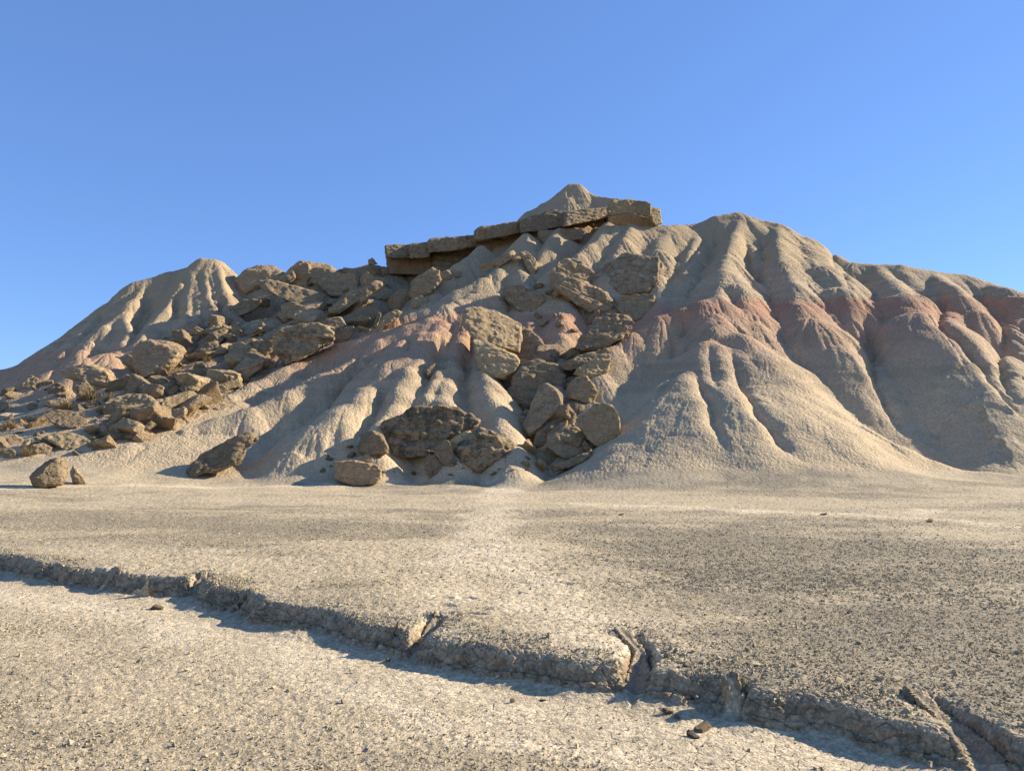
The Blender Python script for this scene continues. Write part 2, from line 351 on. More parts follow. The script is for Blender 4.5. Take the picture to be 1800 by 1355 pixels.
# ------------------------------------------------------------------ the plain and the cut bank
BANK = [WZ(px, py, 0) for px, py in [(-900, 930), (-300, 975), (-100, 1000), (0, 1012), (90, 1030), (200, 1045), (320, 1054), (400, 1078), (450, 1097), (560, 1125), (650, 1141), (740, 1160), (830, 1180), (920, 1200), (1010, 1218), (1080, 1226), (1130, 1238), (1200, 1247), (1262, 1256), (1330, 1282), (1411, 1294), (1478, 1305), (1560, 1329), (1634, 1346), (1720, 1362), (1800, 1385), (2000, 1440), (2600, 1600)]]
def polyd(x, y, pts, side=False):
    best = np.full(x.shape, 1e9); sg = np.ones(x.shape); tt = np.zeros(x.shape); acc = 0
    for a, b in zip(pts[:-1], pts[1:]):
        dx, dy = b[0] - a[0], b[1] - a[1]; L = math.hypot(dx, dy)
        t = np.clip(((x - a[0]) * dx + (y - a[1]) * dy) / (L * L), 0, 1)
        d = np.hypot(x - a[0] - t * dx, y - a[1] - t * dy); w = d < best
        best = np.where(w, d, best); tt = np.where(w, acc + t * L, tt)
        if side: sg = np.where(w, np.sign(dx * (y - a[1]) - dy * (x - a[0])), sg)
        acc += L
    return (best * sg if side else best), tt, acc
# notches cut back into the bank: half-width at mouth, half-width at head, points from the mouth up
NOT = [(.07, .03, [(1108, 1250, 0), (1114, 1215, .05), (1123, 1166, .13), (1127, 1142, .15), (1111, 1126, .17), (1091, 1113, .18)]),
       (.06, .02, [(716, 1165, 0), (728, 1140, .08), (752, 1104, .16), (766, 1084, .18)]),
       (.045, .02, [(668, 1145, 0), (700, 1100, .2)]),
       (.05, .02, [(325, 1056, 0), (345, 1032, .12), (360, 1010, .2)]),
       (.04, .02, [(165, 1042, 0), (205, 1005, .2)]), (.04, .02, [(235, 1050, 0), (262, 1018, .2)]),
       (.05, .02, [(395, 1078, 0), (440, 1040, .2)]),
       (.08, .03, [(1280, 1268, 0), (1292, 1215, .15), (1284, 1190, .22)]), 
       (.11, .03, [(1748, 1385, 0), (1722, 1330, .05), (1690, 1280, .12), (1650, 1240, .18), (1600, 1207, .22)]),
       (.05, .03, [(1420, 1300, 0), (1425, 1262, .15), (1415, 1240, .22)]), (.05, .02, [(1640, 1352, 0), (1625, 1300, .2)])]
def ground_low(x, y):
    near = 1 - sstep(20, 60, np.hypot(x, y))
    g = .045 * fbm2(x / 3.1 + 5, y / 3.1, 3, 31) * near + .012 * fbm2(x / .6, y / .5, 3, 37) * near
    up = .19 + .03 * fbm2(x / 1.3, y / 1.3, 2, 41) * near + (np.clip(y, 4, 34) - 5) * .0095
    up = up + .20 * np.exp(-((x - 9) / 6.5) ** 2 - ((y - 24.3) / 2.6) ** 2) + .11 * fbm2(x / 2.2, y / 3, 3, 47) * np.exp(-((y - 25) / 3.0) ** 2)
    up = up + .85 * sstep(-3, -24, x) * sstep(10, 32, y) + .10 * fbm2(x / 5, y / 3.5, 3, 43) * sstep(7, 16, y) * near
    return g, up
def ground(x, y):
    g, up = ground_low(x, y)
    sd, _, _ = polyd(x, y, BANK, True)
    lump = vor2(x * 5.5 + .3 * vn2(x * 9, y * 9), y * 5.5, 51)
    m = np.abs(sd) < 1.2
    nz = .15 * fbm2(x * 1.9, y * 1.9, 2, 53) + .028 * fbm2(x * 5, y * 5, 3, 54) + .02 * (.45 - lump[0])
    sd = sd + nz * sstep(1.2, .3, np.abs(sd))
    floor = np.zeros(x.shape)
    for w0, w1, pts in NOT:
        P = [WZ(a, b, z) for a, b, z in pts]
        r = 1.0; sel = (x > min(p[0] for p in P) - r) & (x < max(p[0] for p in P) + r) & (y > min(p[1] for p in P) - r) & (y < max(p[1] for p in P) + r)
        if not sel.any(): continue
        d, t, L = polyd(x[sel], y[sel], P); t = t / L
        dn = (d - (w0 + (w1 - w0) * t)) * 2.2 + nz[sel] * .6
        fl = t ** 1.6
        s_ = sd[sel]; cur = s_ > dn
        floor[sel] = np.where(cur, np.maximum(floor[sel], fl), floor[sel])
        sd[sel] = np.minimum(s_, dn)
    q_ = np.clip((sd + .015) / .17, 0, 1); prof = .70 * (q_ + .18 * np.sin(q_ * np.pi) * q_) + .30 * (1 - np.exp(-np.clip(sd, 0, 9) / .14))
    prof = np.where(sd < -.015, 0, prof); prof = np.maximum(prof, floor * (sd < .3))
    prof = np.maximum(prof, 0)
    z = g + (up - g) * prof
    z = z + .045 * sstep(-.20, 0, sd) * (.6 + .4 * vn2(x * 4, y * 4, 57)) * (sd < 0.02)         # crumbs piled at the foot
    return z, sd, prof
GUL = [(.16, .42, [(1229, 637), (1242, 683), (1267, 733), (1283, 783), (1290, 812)]), (.15, .40, [(1277, 592), (1300, 642), (1333, 717), (1371, 762), (1425, 817), (1440, 830)]),
       (.12, .22, [(1255, 600), (1262, 640), (1270, 690)]),  (.2, .6, [(1205, 545), (1198, 575), (1190, 600)]), (.12, .25, [(1205, 640), (1160, 690), (1110, 730), (1085, 760)]),
       (.18, .6, [(1308, 404), (1317, 454), (1330, 510)]), 
       (.17, .65, [(1512, 520), (1523, 550), (1527, 583), (1524, 637), (1545, 690), (1572, 740), (1600, 775)]),
       (.18, .6, [(1640, 500), (1650, 529), (1656, 567), (1690, 597), (1722, 635), (1758, 690), (1798, 745)]), (.18, .65, [(1755, 520), (1764, 583), (1766, 675), (1798, 728)]),
       (.10, .2, [(1404, 610), (1400, 640)]), (.12, .3, [(1262, 500), (1290, 520), (1300, 545)]), (.1, .2, [(1450, 430), (1470, 470), (1490, 510)]),
       (.16, .5, [(691, 654), (666, 695), (647, 743), (645, 762)]), (.18, .6, [(769, 575), (766, 639), (750, 665), (750, 688), (745, 712)]),
       (.16, .5, [(837, 584), (827, 626), (823, 655), (827, 694), (834, 717), (850, 739), (864, 754)]), (.16, .4, [(647, 606), (621, 641), (583, 701), (520, 755), (459, 787)]),
       (.14, .35, [(716, 588), (713, 622)]), (.1, .2, [(540, 640), (528, 668)]), (.12, .3, [(368, 462), (374, 509), (381, 557)]), (.12, .3, [(394, 520), (388, 555)]), (.14, .35, [(316, 500), (314, 540), (316, 570)]), (.14, .35, [(262, 500), (258, 540), (245, 570), (228, 610)]),
       (.12, .3, [(889, 480), (890, 500), (892, 515)]), (.12, .3, [(862, 525), (872, 545)]), (.1, .25, [(760, 400), (781, 500)]), (.1, .3, [(1160, 460), (1140, 500), (1135, 540)]), (.1, .3, [(1190, 430), (1184, 470), (1170, 510)]), (.1, .3, [(1235, 410), (1215, 440), (1195, 480)])]
GUL = [(w, dp, [W(a, b, hit(a, b))[:2] for a, b in pts]) for w, dp, pts in GUL]
for w, dp, P in GUL:
    xs = [p[0] for p in P]; ys = [p[1] for p in P]
    i0 = max(int((min(xs) - 2 - GX0) / GS), 0); i1 = int((max(xs) + 2 - GX0) / GS); j0 = max(int((min(ys) - 2 - GY0) / GS), 0); j1 = int((max(ys) + 2 - GY0) / GS)
    d, t, L = polyd(wx[j0:j1, i0:i1], wy[j0:j1, i0:i1], P); ends = sstep(0, min(2.5, L * .35), t) * sstep(L, L - min(2.5, L * .4), t)
    d = d + .08 * fbm2(HX[j0:j1, i0:i1] * 2, HY[j0:j1, i0:i1] * 2, 2, 77)
    HH[j0:j1, i0:i1] -= dp * ends * (np.exp(-np.abs(d) / w) * .75 + .25 * np.exp(-(d / (2.5 * w)) ** 2))
DEB = [(215, 630), (300, 590), (345, 565), (415, 520), (400, 480), (440, 462), (540, 455), (700, 450), (760, 480), (730, 530), (650, 580), (560, 600), (500, 625), (470, 660), (420, 690), (350, 730), (270, 765), (190, 770), (160, 740), (215, 690)]
def inside(px, py, poly):
    ins = np.zeros(px.shape, bool)
    for (x0, y0), (x1, y1) in zip(poly, poly[1:] + poly[:1]):
        ins ^= ((y0 > py) != (y1 > py)) & (px < (x1 - x0) * (py - y0) / (y1 - y0 + 1e-9) + x0)
    return ins
DEBW = [W(a, b, hit(a, b))[:2] for a, b in DEB]
def height(x, y):
    z, sd, prof = ground(x, y)
    edge = np.minimum.reduce([sstep(GX0, GX0 + 8, x), sstep(GX1, GX1 - 8, x), sstep(GY1, GY1 - 8, y), (y > GY0).astype(float)])
    hh = samp(HH, x, y) * edge + (1 - edge) * -3
    zz = smax(hh, z, .6 + .5 * sstep(2, 6, x) + .35 * vn2(x / 1.7, y / 4, 48))
    return zz, sd, prof, hh - z

def hitf(px, py, off=0.0):
    d = np.arange(16, 82, .05); x, y, z = W(px, py, 1.0); x = x * d; z = EYE + (z - EYE) * d
    h = height(x[None], d[None])[0][0]; k = np.nonzero(z < h)[0]
    return (d[k[0]] if len(k) else 60.0) + off
# ------------------------------------------------------------------ terrain mesh: rings round the viewpoint, closely spaced where detail is seen
az = np.concatenate([np.radians(np.linspace(-180, -40, 60, endpoint=False)), np.radians(np.linspace(-40, 40, 1300, endpoint=False)), np.radians(np.linspace(40, 180, 61))])
rows = np.concatenate([np.geomspace(.25, 3.0, 26, endpoint=False), np.geomspace(3, 11, 420, endpoint=False), np.geomspace(11, 25, 170, endpoint=False),
                       np.linspace(25, 58, 520, endpoint=False), np.linspace(58, 84, 50, endpoint=False), np.geomspace(84, 9000, 36)])
NR = 130
bx = np.array([p[0] for p in BANK]); by = np.array([p[1] for p in BANK])
rs = np.full(az.shape, 9.0)
for c, a in enumerate(az):
    ux, uy = math.sin(a), math.cos(a); best = None
    for k in range(len(BANK) - 1):
        x0, y0 = BANK[k]; x1, y1 = BANK[k + 1]
        den = ux * (y1 - y0) - uy * (x1 - x0)
        if abs(den) < 1e-9: continue
        s = (x0 * (y1 - y0) - y0 * (x1 - x0)) / den
        q = (x0 * uy - y0 * ux) / den
        if s > 0 and 0 <= q <= 1: best = s if best is None else min(best, s)
    rs[c] = best if best else rs[c - 1]
R = np.empty((len(az), len(rows) + NR))
for c in range(len(az)): R[c] = np.sort(np.concatenate([rows, rs[c] + np.linspace(-.10, .30, NR)]))
A = az[:, None]; X = np.sin(A) * R; Y = np.cos(A) * R
Z, SD, PROF, HILL = height(X, Y)
# crust: small real relief, pushed out along the surface normal
dzc = np.stack([np.gradient(X, axis=0), np.gradient(Y, axis=0), np.gradient(Z, axis=0)], -1)
dzr = np.stack([np.gradient(X, axis=1), np.gradient(Y, axis=1), np.gradient(Z, axis=1)], -1)
N = np.cross(dzr, dzc); N /= np.linalg.norm(N, axis=-1, keepdims=True) + 1e-12
N *= np.sign(N[..., 2:3] + 1e-9)
hillf = sstep(-.15, .5, HILL)
uu = X + .3 * Z; vv = (Y + Z * 1.1) * .8
dist = np.hypot(X, Y)
f1, e1 = vor2(uu * 7.5 + .4 * vn2(uu * 3, vv * 3, 6), vv * 7.5, 61)
crust = .013 * (sstep(0, .35, e1) - .6) + .035 * fbm2(uu * 1.3, vv * 1.3, 4, 63, .5)
crust *= hillf * sstep(110, 60, dist)
S_ = samp(HSw, X, Y)
rl = (1 - np.abs(vn2(S_ * 3.1, S_ * 0 + .7, 33))) ** 9 * .055 + (1 - np.abs(vn2(S_ * 6.5, S_ * 0 + .7, 34))) ** 8 * .015
crust -= rl * hillf * sstep(1.0, 4.0, HILL) * (1 - .6 * sstep(2.5, 5, X) * sstep(34, 32, Y)) * sstep(-.5, .3, vn2(X / 2.2, (Y + Z) / 2.2, 35)) * (Y > 0) * (Y < 82)
jx = X + .8 * fbm2(X / 1.5, Y / 1.5, 3, 24); jy = Y + .8 * fbm2(X / 1.5, Y / 1.5, 3, 25)
DB = (inside(jx, jy, DEBW) & (Y > 20) & (Y < 60)).astype(float) * (.65 + .35 * vn2(X / .4, Y / .4, 26))
crust = crust + DB * (.10 * (.6 - vor2(uu * 2.6, vv * 2.6, 27)[0]) + .06 * (.5 - vor2(uu * 6, vv * 6, 28)[0]))
cliff = sstep(-.03, .01, SD) * sstep(.26, .12, SD)
lumps = np.zeros(X.shape); shade_r = np.zeros(X.shape)
cs = (cliff > .01) & (dist < 14) & (Y > 0)
pc = np.stack([X[cs], Y[cs], Z[cs]], -1); pc = pc + .015 * np.stack([vn3(pc * 14, 1), vn3(pc * 14, 2), vn3(pc * 14, 3)], -1)
a1, b1, c1 = vor3(pc * np.array([11, 11, 13]), 5); a2, b2, c2 = vor3(pc * 27, 6)
lumps[cs] = (.013 * (sstep(0, .22, b1) - .5) + .016 * (c1 - .5) + .006 * (sstep(0, .2, b2) - .5) + .005 * (c2 - .5)) * cliff[cs]
grit = (.003 * vn2(X * 14, Y * 14, 80) + .003 * vn2(X * 28, Y * 28, 81) + .003 * vn2(X * 60, Y * 60, 82)) * sstep(30, 8, dist) * (1 - cliff) * (1 - .6 * sstep(0, -.3, SD) * sstep(-1.3, -.5, SD)) * (1 - hillf)
far_l = .014 * (vor2(X * 7, Y * 7, 84)[0] - .5) * sstep(5, 10, dist) * sstep(40, 25, dist) * (1 - hillf) * (SD > .3)
grit = grit - far_l
grit = grit * 1.0
rf = random.Random(5)
for k in range(46):                       # footprints on the trodden strip
    fpx, fpy = (rf.gauss(0, 45) + 900 + (k / 45) * 150, 935 + (k / 45) * 150 + rf.gauss(0, 10)) if k < 30 else (rf.uniform(780, 860), rf.uniform(900, 1060))
    fx_, fy_ = WZ(fpx, fpy, .3); an = rf.uniform(-.5, .5); ca, sa = math.cos(an), math.sin(an)
    c0 = (np.abs(X - fx_) < .3) & (np.abs(Y - fy_) < .3)
    dx_ = (X[c0] - fx_) * ca + (Y[c0] - fy_) * sa; dy_ = -(X[c0] - fx_) * sa + (Y[c0] - fy_) * ca
    rr_ = np.sqrt((dx_ / .11) ** 2 + (dy_ / .045) ** 2)
    grit[c0] += -.016 * sstep(1.1, .7, rr_) + .006 * np.exp(-((rr_ - 1.35) / .25) ** 2)
D = crust + lumps + grit
X = X + N[..., 0] * D; Y = Y + N[..., 1] * D; Z = Z + N[..., 2] * D

# where gravel lies and where the ground is trodden pale
def gravel_mask(x, y):
    m = .55 + .9 * fbm2(x / 4.5 + .2 * y, y / 1.6, 4, 91) + .35 * fbm2(x / .8, y / .5, 3, 92)
    for px, py, rx, ry, w in [(1500, 960, 330, 70, .6), (1200, 960, 200, 55, .5), (1650, 1090, 230, 80, .35), (330, 905, 230, 24, .6), (480, 925, 150, 20, .4), (1380, 1130, 200, 40, .4),
                              (600, 1030, 180, 30, .45), (100, 1230, 200, 80, .25), (180, 960, 160, 14, -.4), (700, 880, 300, 16, -.5), (880, 1010, 170, 60, -.8), (300, 985, 250, 16, -.45), (1250, 1060, 160, 18, -.4), (1200, 885, 300, 9, -.5), (400, 1130, 380, 40, -.5), (1100, 1330, 500, 50, -.4)]:
        cx, cy = WZ(px, py, .3); sx = rx / 1360 * cy; sy = abs(WZ(px, py + ry, .3)[1] - cy)
        m = m + w * np.exp(-((x - cx) / sx) ** 2 - ((y - cy) / sy) ** 2)
    return m
TRAILS = [(.21, [(880, 845), (845, 890), (818, 930), (808, 975), (790, 1020), (770, 1060), (760, 1085)]), (.35, [(900, 850), (860, 900), (850, 960), (900, 990), (980, 1030), (1040, 1080), (1080, 1115)]),
          (.3, [(1000, 880), (1300, 890), (1600, 895), (1800, 908)]), (.25, [(0, 870), (300, 860), (700, 852), (880, 845)]), (.2, [(1600, 895), (1640, 885), (1700, 888)]), (.22, [(-100, 1035), (200, 1075), (500, 1140), (800, 1215), (1100, 1275), (1400, 1325), (1700, 1400)]), (.10, [(560, 1200), (900, 1290), (1200, 1350), (1400, 1400)])]
pale = np.zeros(X.shape)
sel = (dist > 3) & (dist < 34) & (np.abs(np.arctan2(X, Y)) < .8)
for w, pts in TRAILS:
    P = [WZ(a, b, 0 if w in (.22, .10) else .3 if b > 950 else .42) for a, b in pts]
    d, _, _ = polyd(X[sel], Y[sel], P)
    d = d + .25 * vn2(X[sel] / .5, Y[sel] / .5, 95)
    pale[sel] = np.maximum(pale[sel], 1.0 * np.exp(-(np.clip(d, 0, 9) / (w * 1.5)) ** 2) * (.65 + .35 * vn2(X[sel] / .35, Y[sel] / .35, 96)))
GR = np.clip(sstep(.20, 1.20, gravel_mask(X, Y) + .25 * fbm2(X / .3, Y / .3, 2, 99)), 0, 1) * (1 - pale)
foot = sstep(0, -.45, SD) * sstep(-1.3, -.5, SD)
GR = np.maximum(GR, .95 * sstep(.10, .16, SD) * sstep(.75, .25, SD) * sstep(-.5, .3, vn2(X / .5, Y / .5, 98)))
SB = polyd(X, Y, BANK, True)[0]; NCH = (SD < .03) & (SB > .08) & (dist < 16)
GR *= 1 - .8 * foot * (SD < 0); GR = np.where(SD < 0, GR * .55, GR)
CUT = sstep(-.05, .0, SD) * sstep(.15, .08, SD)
pale = np.maximum(pale, .3 * foot * (SD < 0)); pale = np.where(SD < -.05, np.maximum(pale, .65 * sstep(.0, .7, fbm2(SD * 2.2 + .3 * vn2(X, Y), X * .22, 3, 100))), pale); GR = np.where(NCH, .95, GR); pale = np.where(NCH, 0, pale)

nc, nr = X.shape
CO = np.stack([X, Y, Z], -1).reshape(-1, 3)
idx = np.arange(nc * nr).reshape(nc, nr)
Q = np.stack([idx[:-1, :-1], idx[:-1, 1:], idx[1:, 1:], idx[1:, :-1]], -1)
qc = lambda M: (M[:-1, :-1] + M[1:, 1:]) * .5
hq = qc(HILL); sq = qc(SD); xq = qc(X); yq = qc(Y); zq = qc(Z)
ishill = hq > 0.15
div1 = W(430, 560, 45)[0]
pxq = 900 + 1360 * xq / np.maximum(yq, .1)
zone = np.where(~ishill, np.where(sq < .0, 1, 0), 2)
zone = np.where(ishill & (pxq < 300 + (zq - 3) * 18) & (zq > 5.2), 3, zone)
zone = np.where(ishill & (pxq > 1085 - (zq < 7) * 30 + 0 * zq) & (yq < 60), 4, zone)
zone = np.where(ishill & (yq > 52.8) & (pxq > 860) & (pxq < 1140) & (zq > 15.5), 5, zone)
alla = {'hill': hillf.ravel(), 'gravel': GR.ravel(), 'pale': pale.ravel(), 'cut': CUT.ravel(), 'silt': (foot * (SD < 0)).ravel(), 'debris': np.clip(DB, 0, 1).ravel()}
def piece(name, z, label):
    q = Q[zone == z]
    if not len(q): return
    used, inv = np.unique(q, return_inverse=True)
    me = mesh_np(name, CO[used], inv.reshape(-1, 4))
    for k, v in alla.items(): attr(me, k, v[used])
    o = link(name, me, SOIL); tag(o, label, None, None, 'structure'); return o
piece('ground', 0, 'pale gravelly plain above the cut bank, running to the foot of the hills')
piece('dry_wash', 1, 'bare cracked mud bed of the dry wash in front of the cut bank')
piece('hill', 2, 'eroded middle slope of grey and pink mud spurs strewn with boulders')
piece('left_hill', 3, 'rounded fluted mud peak at the far left of the ridge')
piece('right_hill', 4, 'broad mud hill with a pale cone and red banded domes')
piece('summit_hill', 5, 'pointed mud summit rising behind the sandstone ledge')
# closing cap at the viewpoint's feet
# ------------------------------------------------------------------ rock material
def rock_material():
    t = NT('sandstone')
    tc = t.n.new('ShaderNodeTexCoord'); P = tc.outputs['Object']
    geo = t.n.new('ShaderNodeNewGeometry')
    bed = t.att('bed'); lich = t.att('lichen'); warm = t.att('warm')
    n1 = t.noise(P, 1.4, 4.0, .6); n2 = t.noise(P, 7.0, 5.0, .7); n3 = t.noise(P, 40.0, 3.0, .7)
    cb = t.n.new('ShaderNodeCombineXYZ'); t.put(cb.inputs[2], t.math('ADD', t.math('MULTIPLY', bed, 9.0), t.math('MULTIPLY', n1, 1.6)))
    lay = t.noise(cb.outputs[0], 1.0, 4.0, .65)
    col = t.mix(t.ramp(lay, .38, .62), (0.255, 0.178, 0.097), (0.358, 0.253, 0.147))
    col = t.mix(t.ramp(n2, .35, .7, 0, .6), col, (0.424, 0.307, 0.180))
    col = t.mix(warm, col, t.mix(t.ramp(n1, .35, .65), (.40, .285, .14), (.48, .37, .20)))
    dark = t.math('MULTIPLY', lich, t.ramp(t.noise(P, 2.6, 6.0, .75), .42, .60))
    col = t.mix(dark, col, t.mix(t.ramp(n2, .4, .6), (0.079, 0.071, 0.052), (0.141, 0.119, 0.075)))
    col = t.mix(1.0, col, t.ramp(n3, .3, .7, .72, 1.22), 'MULTIPLY')
    oi = t.n.new('ShaderNodeObjectInfo')
    col = t.mix(1.0, col, t.mix(oi.outputs['Random'], (.80, .79, .78), (1.26, 1.22, 1.16)), 'MULTIPLY')
    t.put(t.b.inputs['Base Color'], col)
    cr = t.vor(t.mix(.2, P, t.noise(P, 4.0)), 3.2, 'DISTANCE_TO_EDGE')[0]
    h = t.math('ADD', t.math('MULTIPLY', n2, .9), t.math('MULTIPLY', n3, .25))
    h = t.math('ADD', h, t.math('MULTIPLY', lay, .9))
    h = t.math('ADD', h, t.math('MULTIPLY', t.ramp(cr, 0, .05), .35))
    t.l.new(t.bump(h, .09, .9), t.b.inputs['Normal'])
    return t.m
ROCK = rock_material()

rng = np.random.default_rng(7)
def hullobj(clouds):
    bm = bmesh.new()
    for pts in clouds:
        vs = [bm.verts.new(p) for p in pts]
        bmesh.ops.convex_hull(bm, input=vs)
    bmesh.ops.delete(bm, geom=[v for v in bm.verts if not v.link_faces], context='VERTS')
    me = bpy.data.meshes.new('tmp'); bm.to_mesh(me); bm.free(); return me
def remesh(me, vox):
    o = bpy.data.objects.new('tmp', me); C.objects.link(o)
    m = o.modifiers.new('r', 'REMESH'); m.mode = 'VOXEL'; m.voxel_size = vox; m.use_smooth_shade = True
    dg = bpy.context.evaluated_depsgraph_get(); dg.update()
    out = bpy.data.meshes.new_from_object(o.evaluated_get(dg)); bpy.data.objects.remove(o); return out
def weather(me, size, vox, rough, bedn, lich, warm, seed, soft=1, chis=10):
    n = len(me.vertices); co = np.empty(n * 3, np.float32); me.vertices.foreach_get('co', co); co = co.reshape(-1, 3).astype(float)
    e = np.empty(len(me.edges) * 2, np.int32); me.edges.foreach_get('vertices', e); e = e.reshape(-1, 2)
    deg = np.bincount(e.ravel(), minlength=n)[:, None]
    g = np.random.default_rng(int(seed * 13 + 5)); mid = (co.max(0) + co.min(0)) / 2; co -= mid
    for _ in range(chis):                  # flat broken faces
        d_ = g.normal(size=3); d_[1] -= .8; d_ /= np.linalg.norm(d_); pr = co @ d_; lim = pr.max() * g.uniform(.84, .96)
        co -= np.maximum(pr - lim, 0)[:, None] * d_
    co += mid
    for _ in range(soft):
        acc = np.zeros_like(co)
        for k in range(3): acc[:, k] = np.bincount(e[:, 0], co[e[:, 1], k], n) + np.bincount(e[:, 1], co[e[:, 0], k], n)
        co = .4 * co + .6 * acc / np.maximum(deg, 1)
    me.vertices.foreach_set('co', co.astype(np.float32).ravel()); me.update()
    nr = np.empty(n * 3, np.float32); me.vertex_normals.foreach_get('vector', nr); nr = nr.reshape(-1, 3).astype(float)
    q = co / size + seed * 3.7
    b = co @ bedn + .03 * size * vn3(q * 2.0, 5)
    D = .016 * vn3(q * 2.2, 1) + .022 * vn3(q * 5.0, 2) + .016 * vn3(q * 11, 3)
    D = D * size * rough
    side = 1 - np.abs(nr @ bedn) ** 2
    fr = 1 / max(.16, size * .10)
    st = vn3(np.stack([b * fr * 1.0, b * 0 + seed, b * 0], -1), 6); st2 = vn3(np.stack([b * fr * 2.7, b * 0 + seed, b * 0], -1), 7)
    D = D + side * (np.sign(st) * np.abs(st) ** .5 * .022 + st2 * .013) * min(size, 3) * rough * min(rough, 1)
    cr = 1 - np.abs(vn3(q * 1.7 + 9, 8)); D = D - .02 * size * rough * np.clip((cr - .965) / .035, 0, 1)
    f1, e1, c1 = vor3(q * 3.2, 11); D = D + size * rough * .022 * (c1 - .5) * sstep(0, .08, e1)
    D = D + .012 * vn3(co * 9, 9) + .007 * vn3(co * 22, 10)
    pit = np.clip(vn3(co * 6 + 30, 12) - .35, 0, 1); D = D - pit * .05 * rough * lich - pit * .02
    co = co + nr * D[:, None]
    me.vertices.foreach_set('co', co.astype(np.float32).ravel()); me.update()
    attr(me, 'bed', b); attr(me, 'lichen', np.full(n, lich)); attr(me, 'warm', np.full(n, warm))
    me.materials.clear(); me.materials.append(ROCK)
    return me
FR = {1: (0, 430, 3.151), 2: (380, 400, 3.151), 3: (650, 300, 3.273), 4: (560, 520, 3.103), 0: (0, 0, 1)}
rock_n = 0
def rock(fr, polys, label, tx=.2, ty=.5, th=.8, D=None, rough=1.0, lich=None, warm=None, off=0.0, bed=(.1, .1, 1), name='boulder', cat='boulder', group=None, soft=1, grow=1.04, chis=10):
    """a stone from its silhouette in the picture, set down where its lowest edge meets the ground, with its own depth"""
    global rock_n; rock_n += 1
    lich = rng.uniform(.05, .5) if lich is None else lich; warm = rng.uniform(0, .4) if warm is None else warm
    if not isinstance(polys[0], list): polys = [polys]
    fx, fy, fs = FR[fr]
    polys = [[(fx + a / fs, fy + b / fs) for a, b in p] for p in polys]
    allp = [q for p in polys for q in p]
    low = max(allp, key=lambda q: q[1]); cxa = sum(q[0] for q in allp) / len(allp)
    if D is None:
        d0 = min(hitf(.7 * low[0] + .3 * cxa, low[1] - 1), hitf(cxa, low[1] - 2)) + off
    else: d0 = D
    clouds = []; base = Vector(W(cxa, low[1], d0))
    for p in polys:
        xs = [q[0] for q in p]; ys = [q[1] for q in p]
        cx, cy = sum(xs) / len(p), sum(ys) / len(p)
        p = [(cx + (a - cx) * grow, cy + (b - cy) * grow) for a, b in p]
        w = (max(xs) - min(xs)) * d0 / 1360; h = (max(ys) - min(ys)) * d0 / 1360
        T = th * math.sqrt(w * h) * .9
        def pt(px, py, dz):
            d = d0 + T * .35 + tx * (px - cxa) * d0 / 1360 + ty * (low[1] - py) * d0 / 1360 + dz
            return Vector(W(px, py, d)) - base
        c = []; blocky = not any(w_ in label for w_ in ('rounded', 'egg', 'hump', 'mound', 'knob', 'pebble', 'round-topped'))
        sx_, sy_ = rng.uniform(-.22, .22), rng.uniform(-.05, .25); ww = max(xs) - min(xs); hh_ = max(ys) - min(ys)
        for (px, py) in p:
            if blocky:
                a = rng.uniform(.90, 1.0); tl = sx_ * (px - cx) / ww * 2 + sy_ * (cy - py) / hh_ * 2
                c.append(pt(cx + (px - cx) * a, cy + (py - cy) * a, -T * (.30 - tl) + T * rng.uniform(-.04, .04)))
                c.append(pt(px, py, T * rng.uniform(-.05, .15)))
                a = rng.uniform(.75, .95); c.append(pt(cx + (px - cx) * a, cy + (py - cy) * a, T * rng.uniform(.4, .7)))
                continue
            c.append(pt(px, py, 0))
            a = rng.uniform(.62, .9) if th > .5 else rng.uniform(.82, .95); c.append(pt(cx + (px - cx) * a, cy + (py - cy) * a, -T * rng.uniform(.2, .42)))
            a = rng.uniform(.6, .9); c.append(pt(cx + (px - cx) * a, cy + (py - cy) * a, T * rng.uniform(.4, .7)))
        clouds.append(c)
    xs = [q[0] for q in allp]; ys = [q[1] for q in allp]
    W_, H_ = (max(xs) - min(xs)) * d0 / 1360, (max(ys) - min(ys)) * d0 / 1360
    size = math.sqrt(W_ * H_)
    vox = max(size / 58, d0 / 1360 * 1.6, .02)
    me = remesh(hullobj(clouds), vox)
    weather(me, size, vox, rough, np.array(Vector(bed).normalized()), lich, warm, rock_n, soft, chis)
    me.name = name
    o = link(name, me); o.location = base; tag(o, label, cat, group); return o
LB = 'caprock blocks of the sandstone ledge'
L = lambda p, lab, D, **k: rock(3, p, lab, D=D, name='ledge_block', cat='rock ledge', group=LB, **{**dict(tx=.0, ty=.15, th=1.8, rough=.95, lich=.35, soft=0, grow=1.13, chis=0), **k})
L([(93, 435), (120, 430), (232, 432), (240, 500), (130, 503), (98, 488)], 'dark blocky left end of the sandstone ledge jutting into the sky', 51.6, lich=.8)
L([(225, 430), (335, 416), (345, 470), (335, 498), (240, 502)], 'dark cap block just right of the left end of the ledge', 51.6, lich=.8)
L([(332, 420), (350, 396), (440, 388), (600, 376), (598, 432), (470, 462), (345, 468)], 'long thin-bedded cap slab of the ledge with two tiny shrubs on top', 51.4, lich=.6)
L([(598, 400), (605, 350), (640, 323), (700, 325), (722, 335), (700, 397), (605, 416)], 'rounded cap block where the ledge steps upward', 51.0)
L([(680, 326), (800, 304), (882, 289), (884, 350), (800, 370), (680, 394)], 'tan cap slab in the middle of the ledge below the sky', 50.6)
L([(874, 290), (960, 262), (1060, 232), (1140, 240), (1137, 270), (1100, 320), (1000, 327), (885, 354)], 'sunlit-edged cap slab directly below the left foot of the summit', 50.2)
L([(1138, 243), (1240, 228), (1372, 212), (1380, 262), (1260, 287), (1120, 322)], 'long brown cap slab below the pointed summit', 49.8)
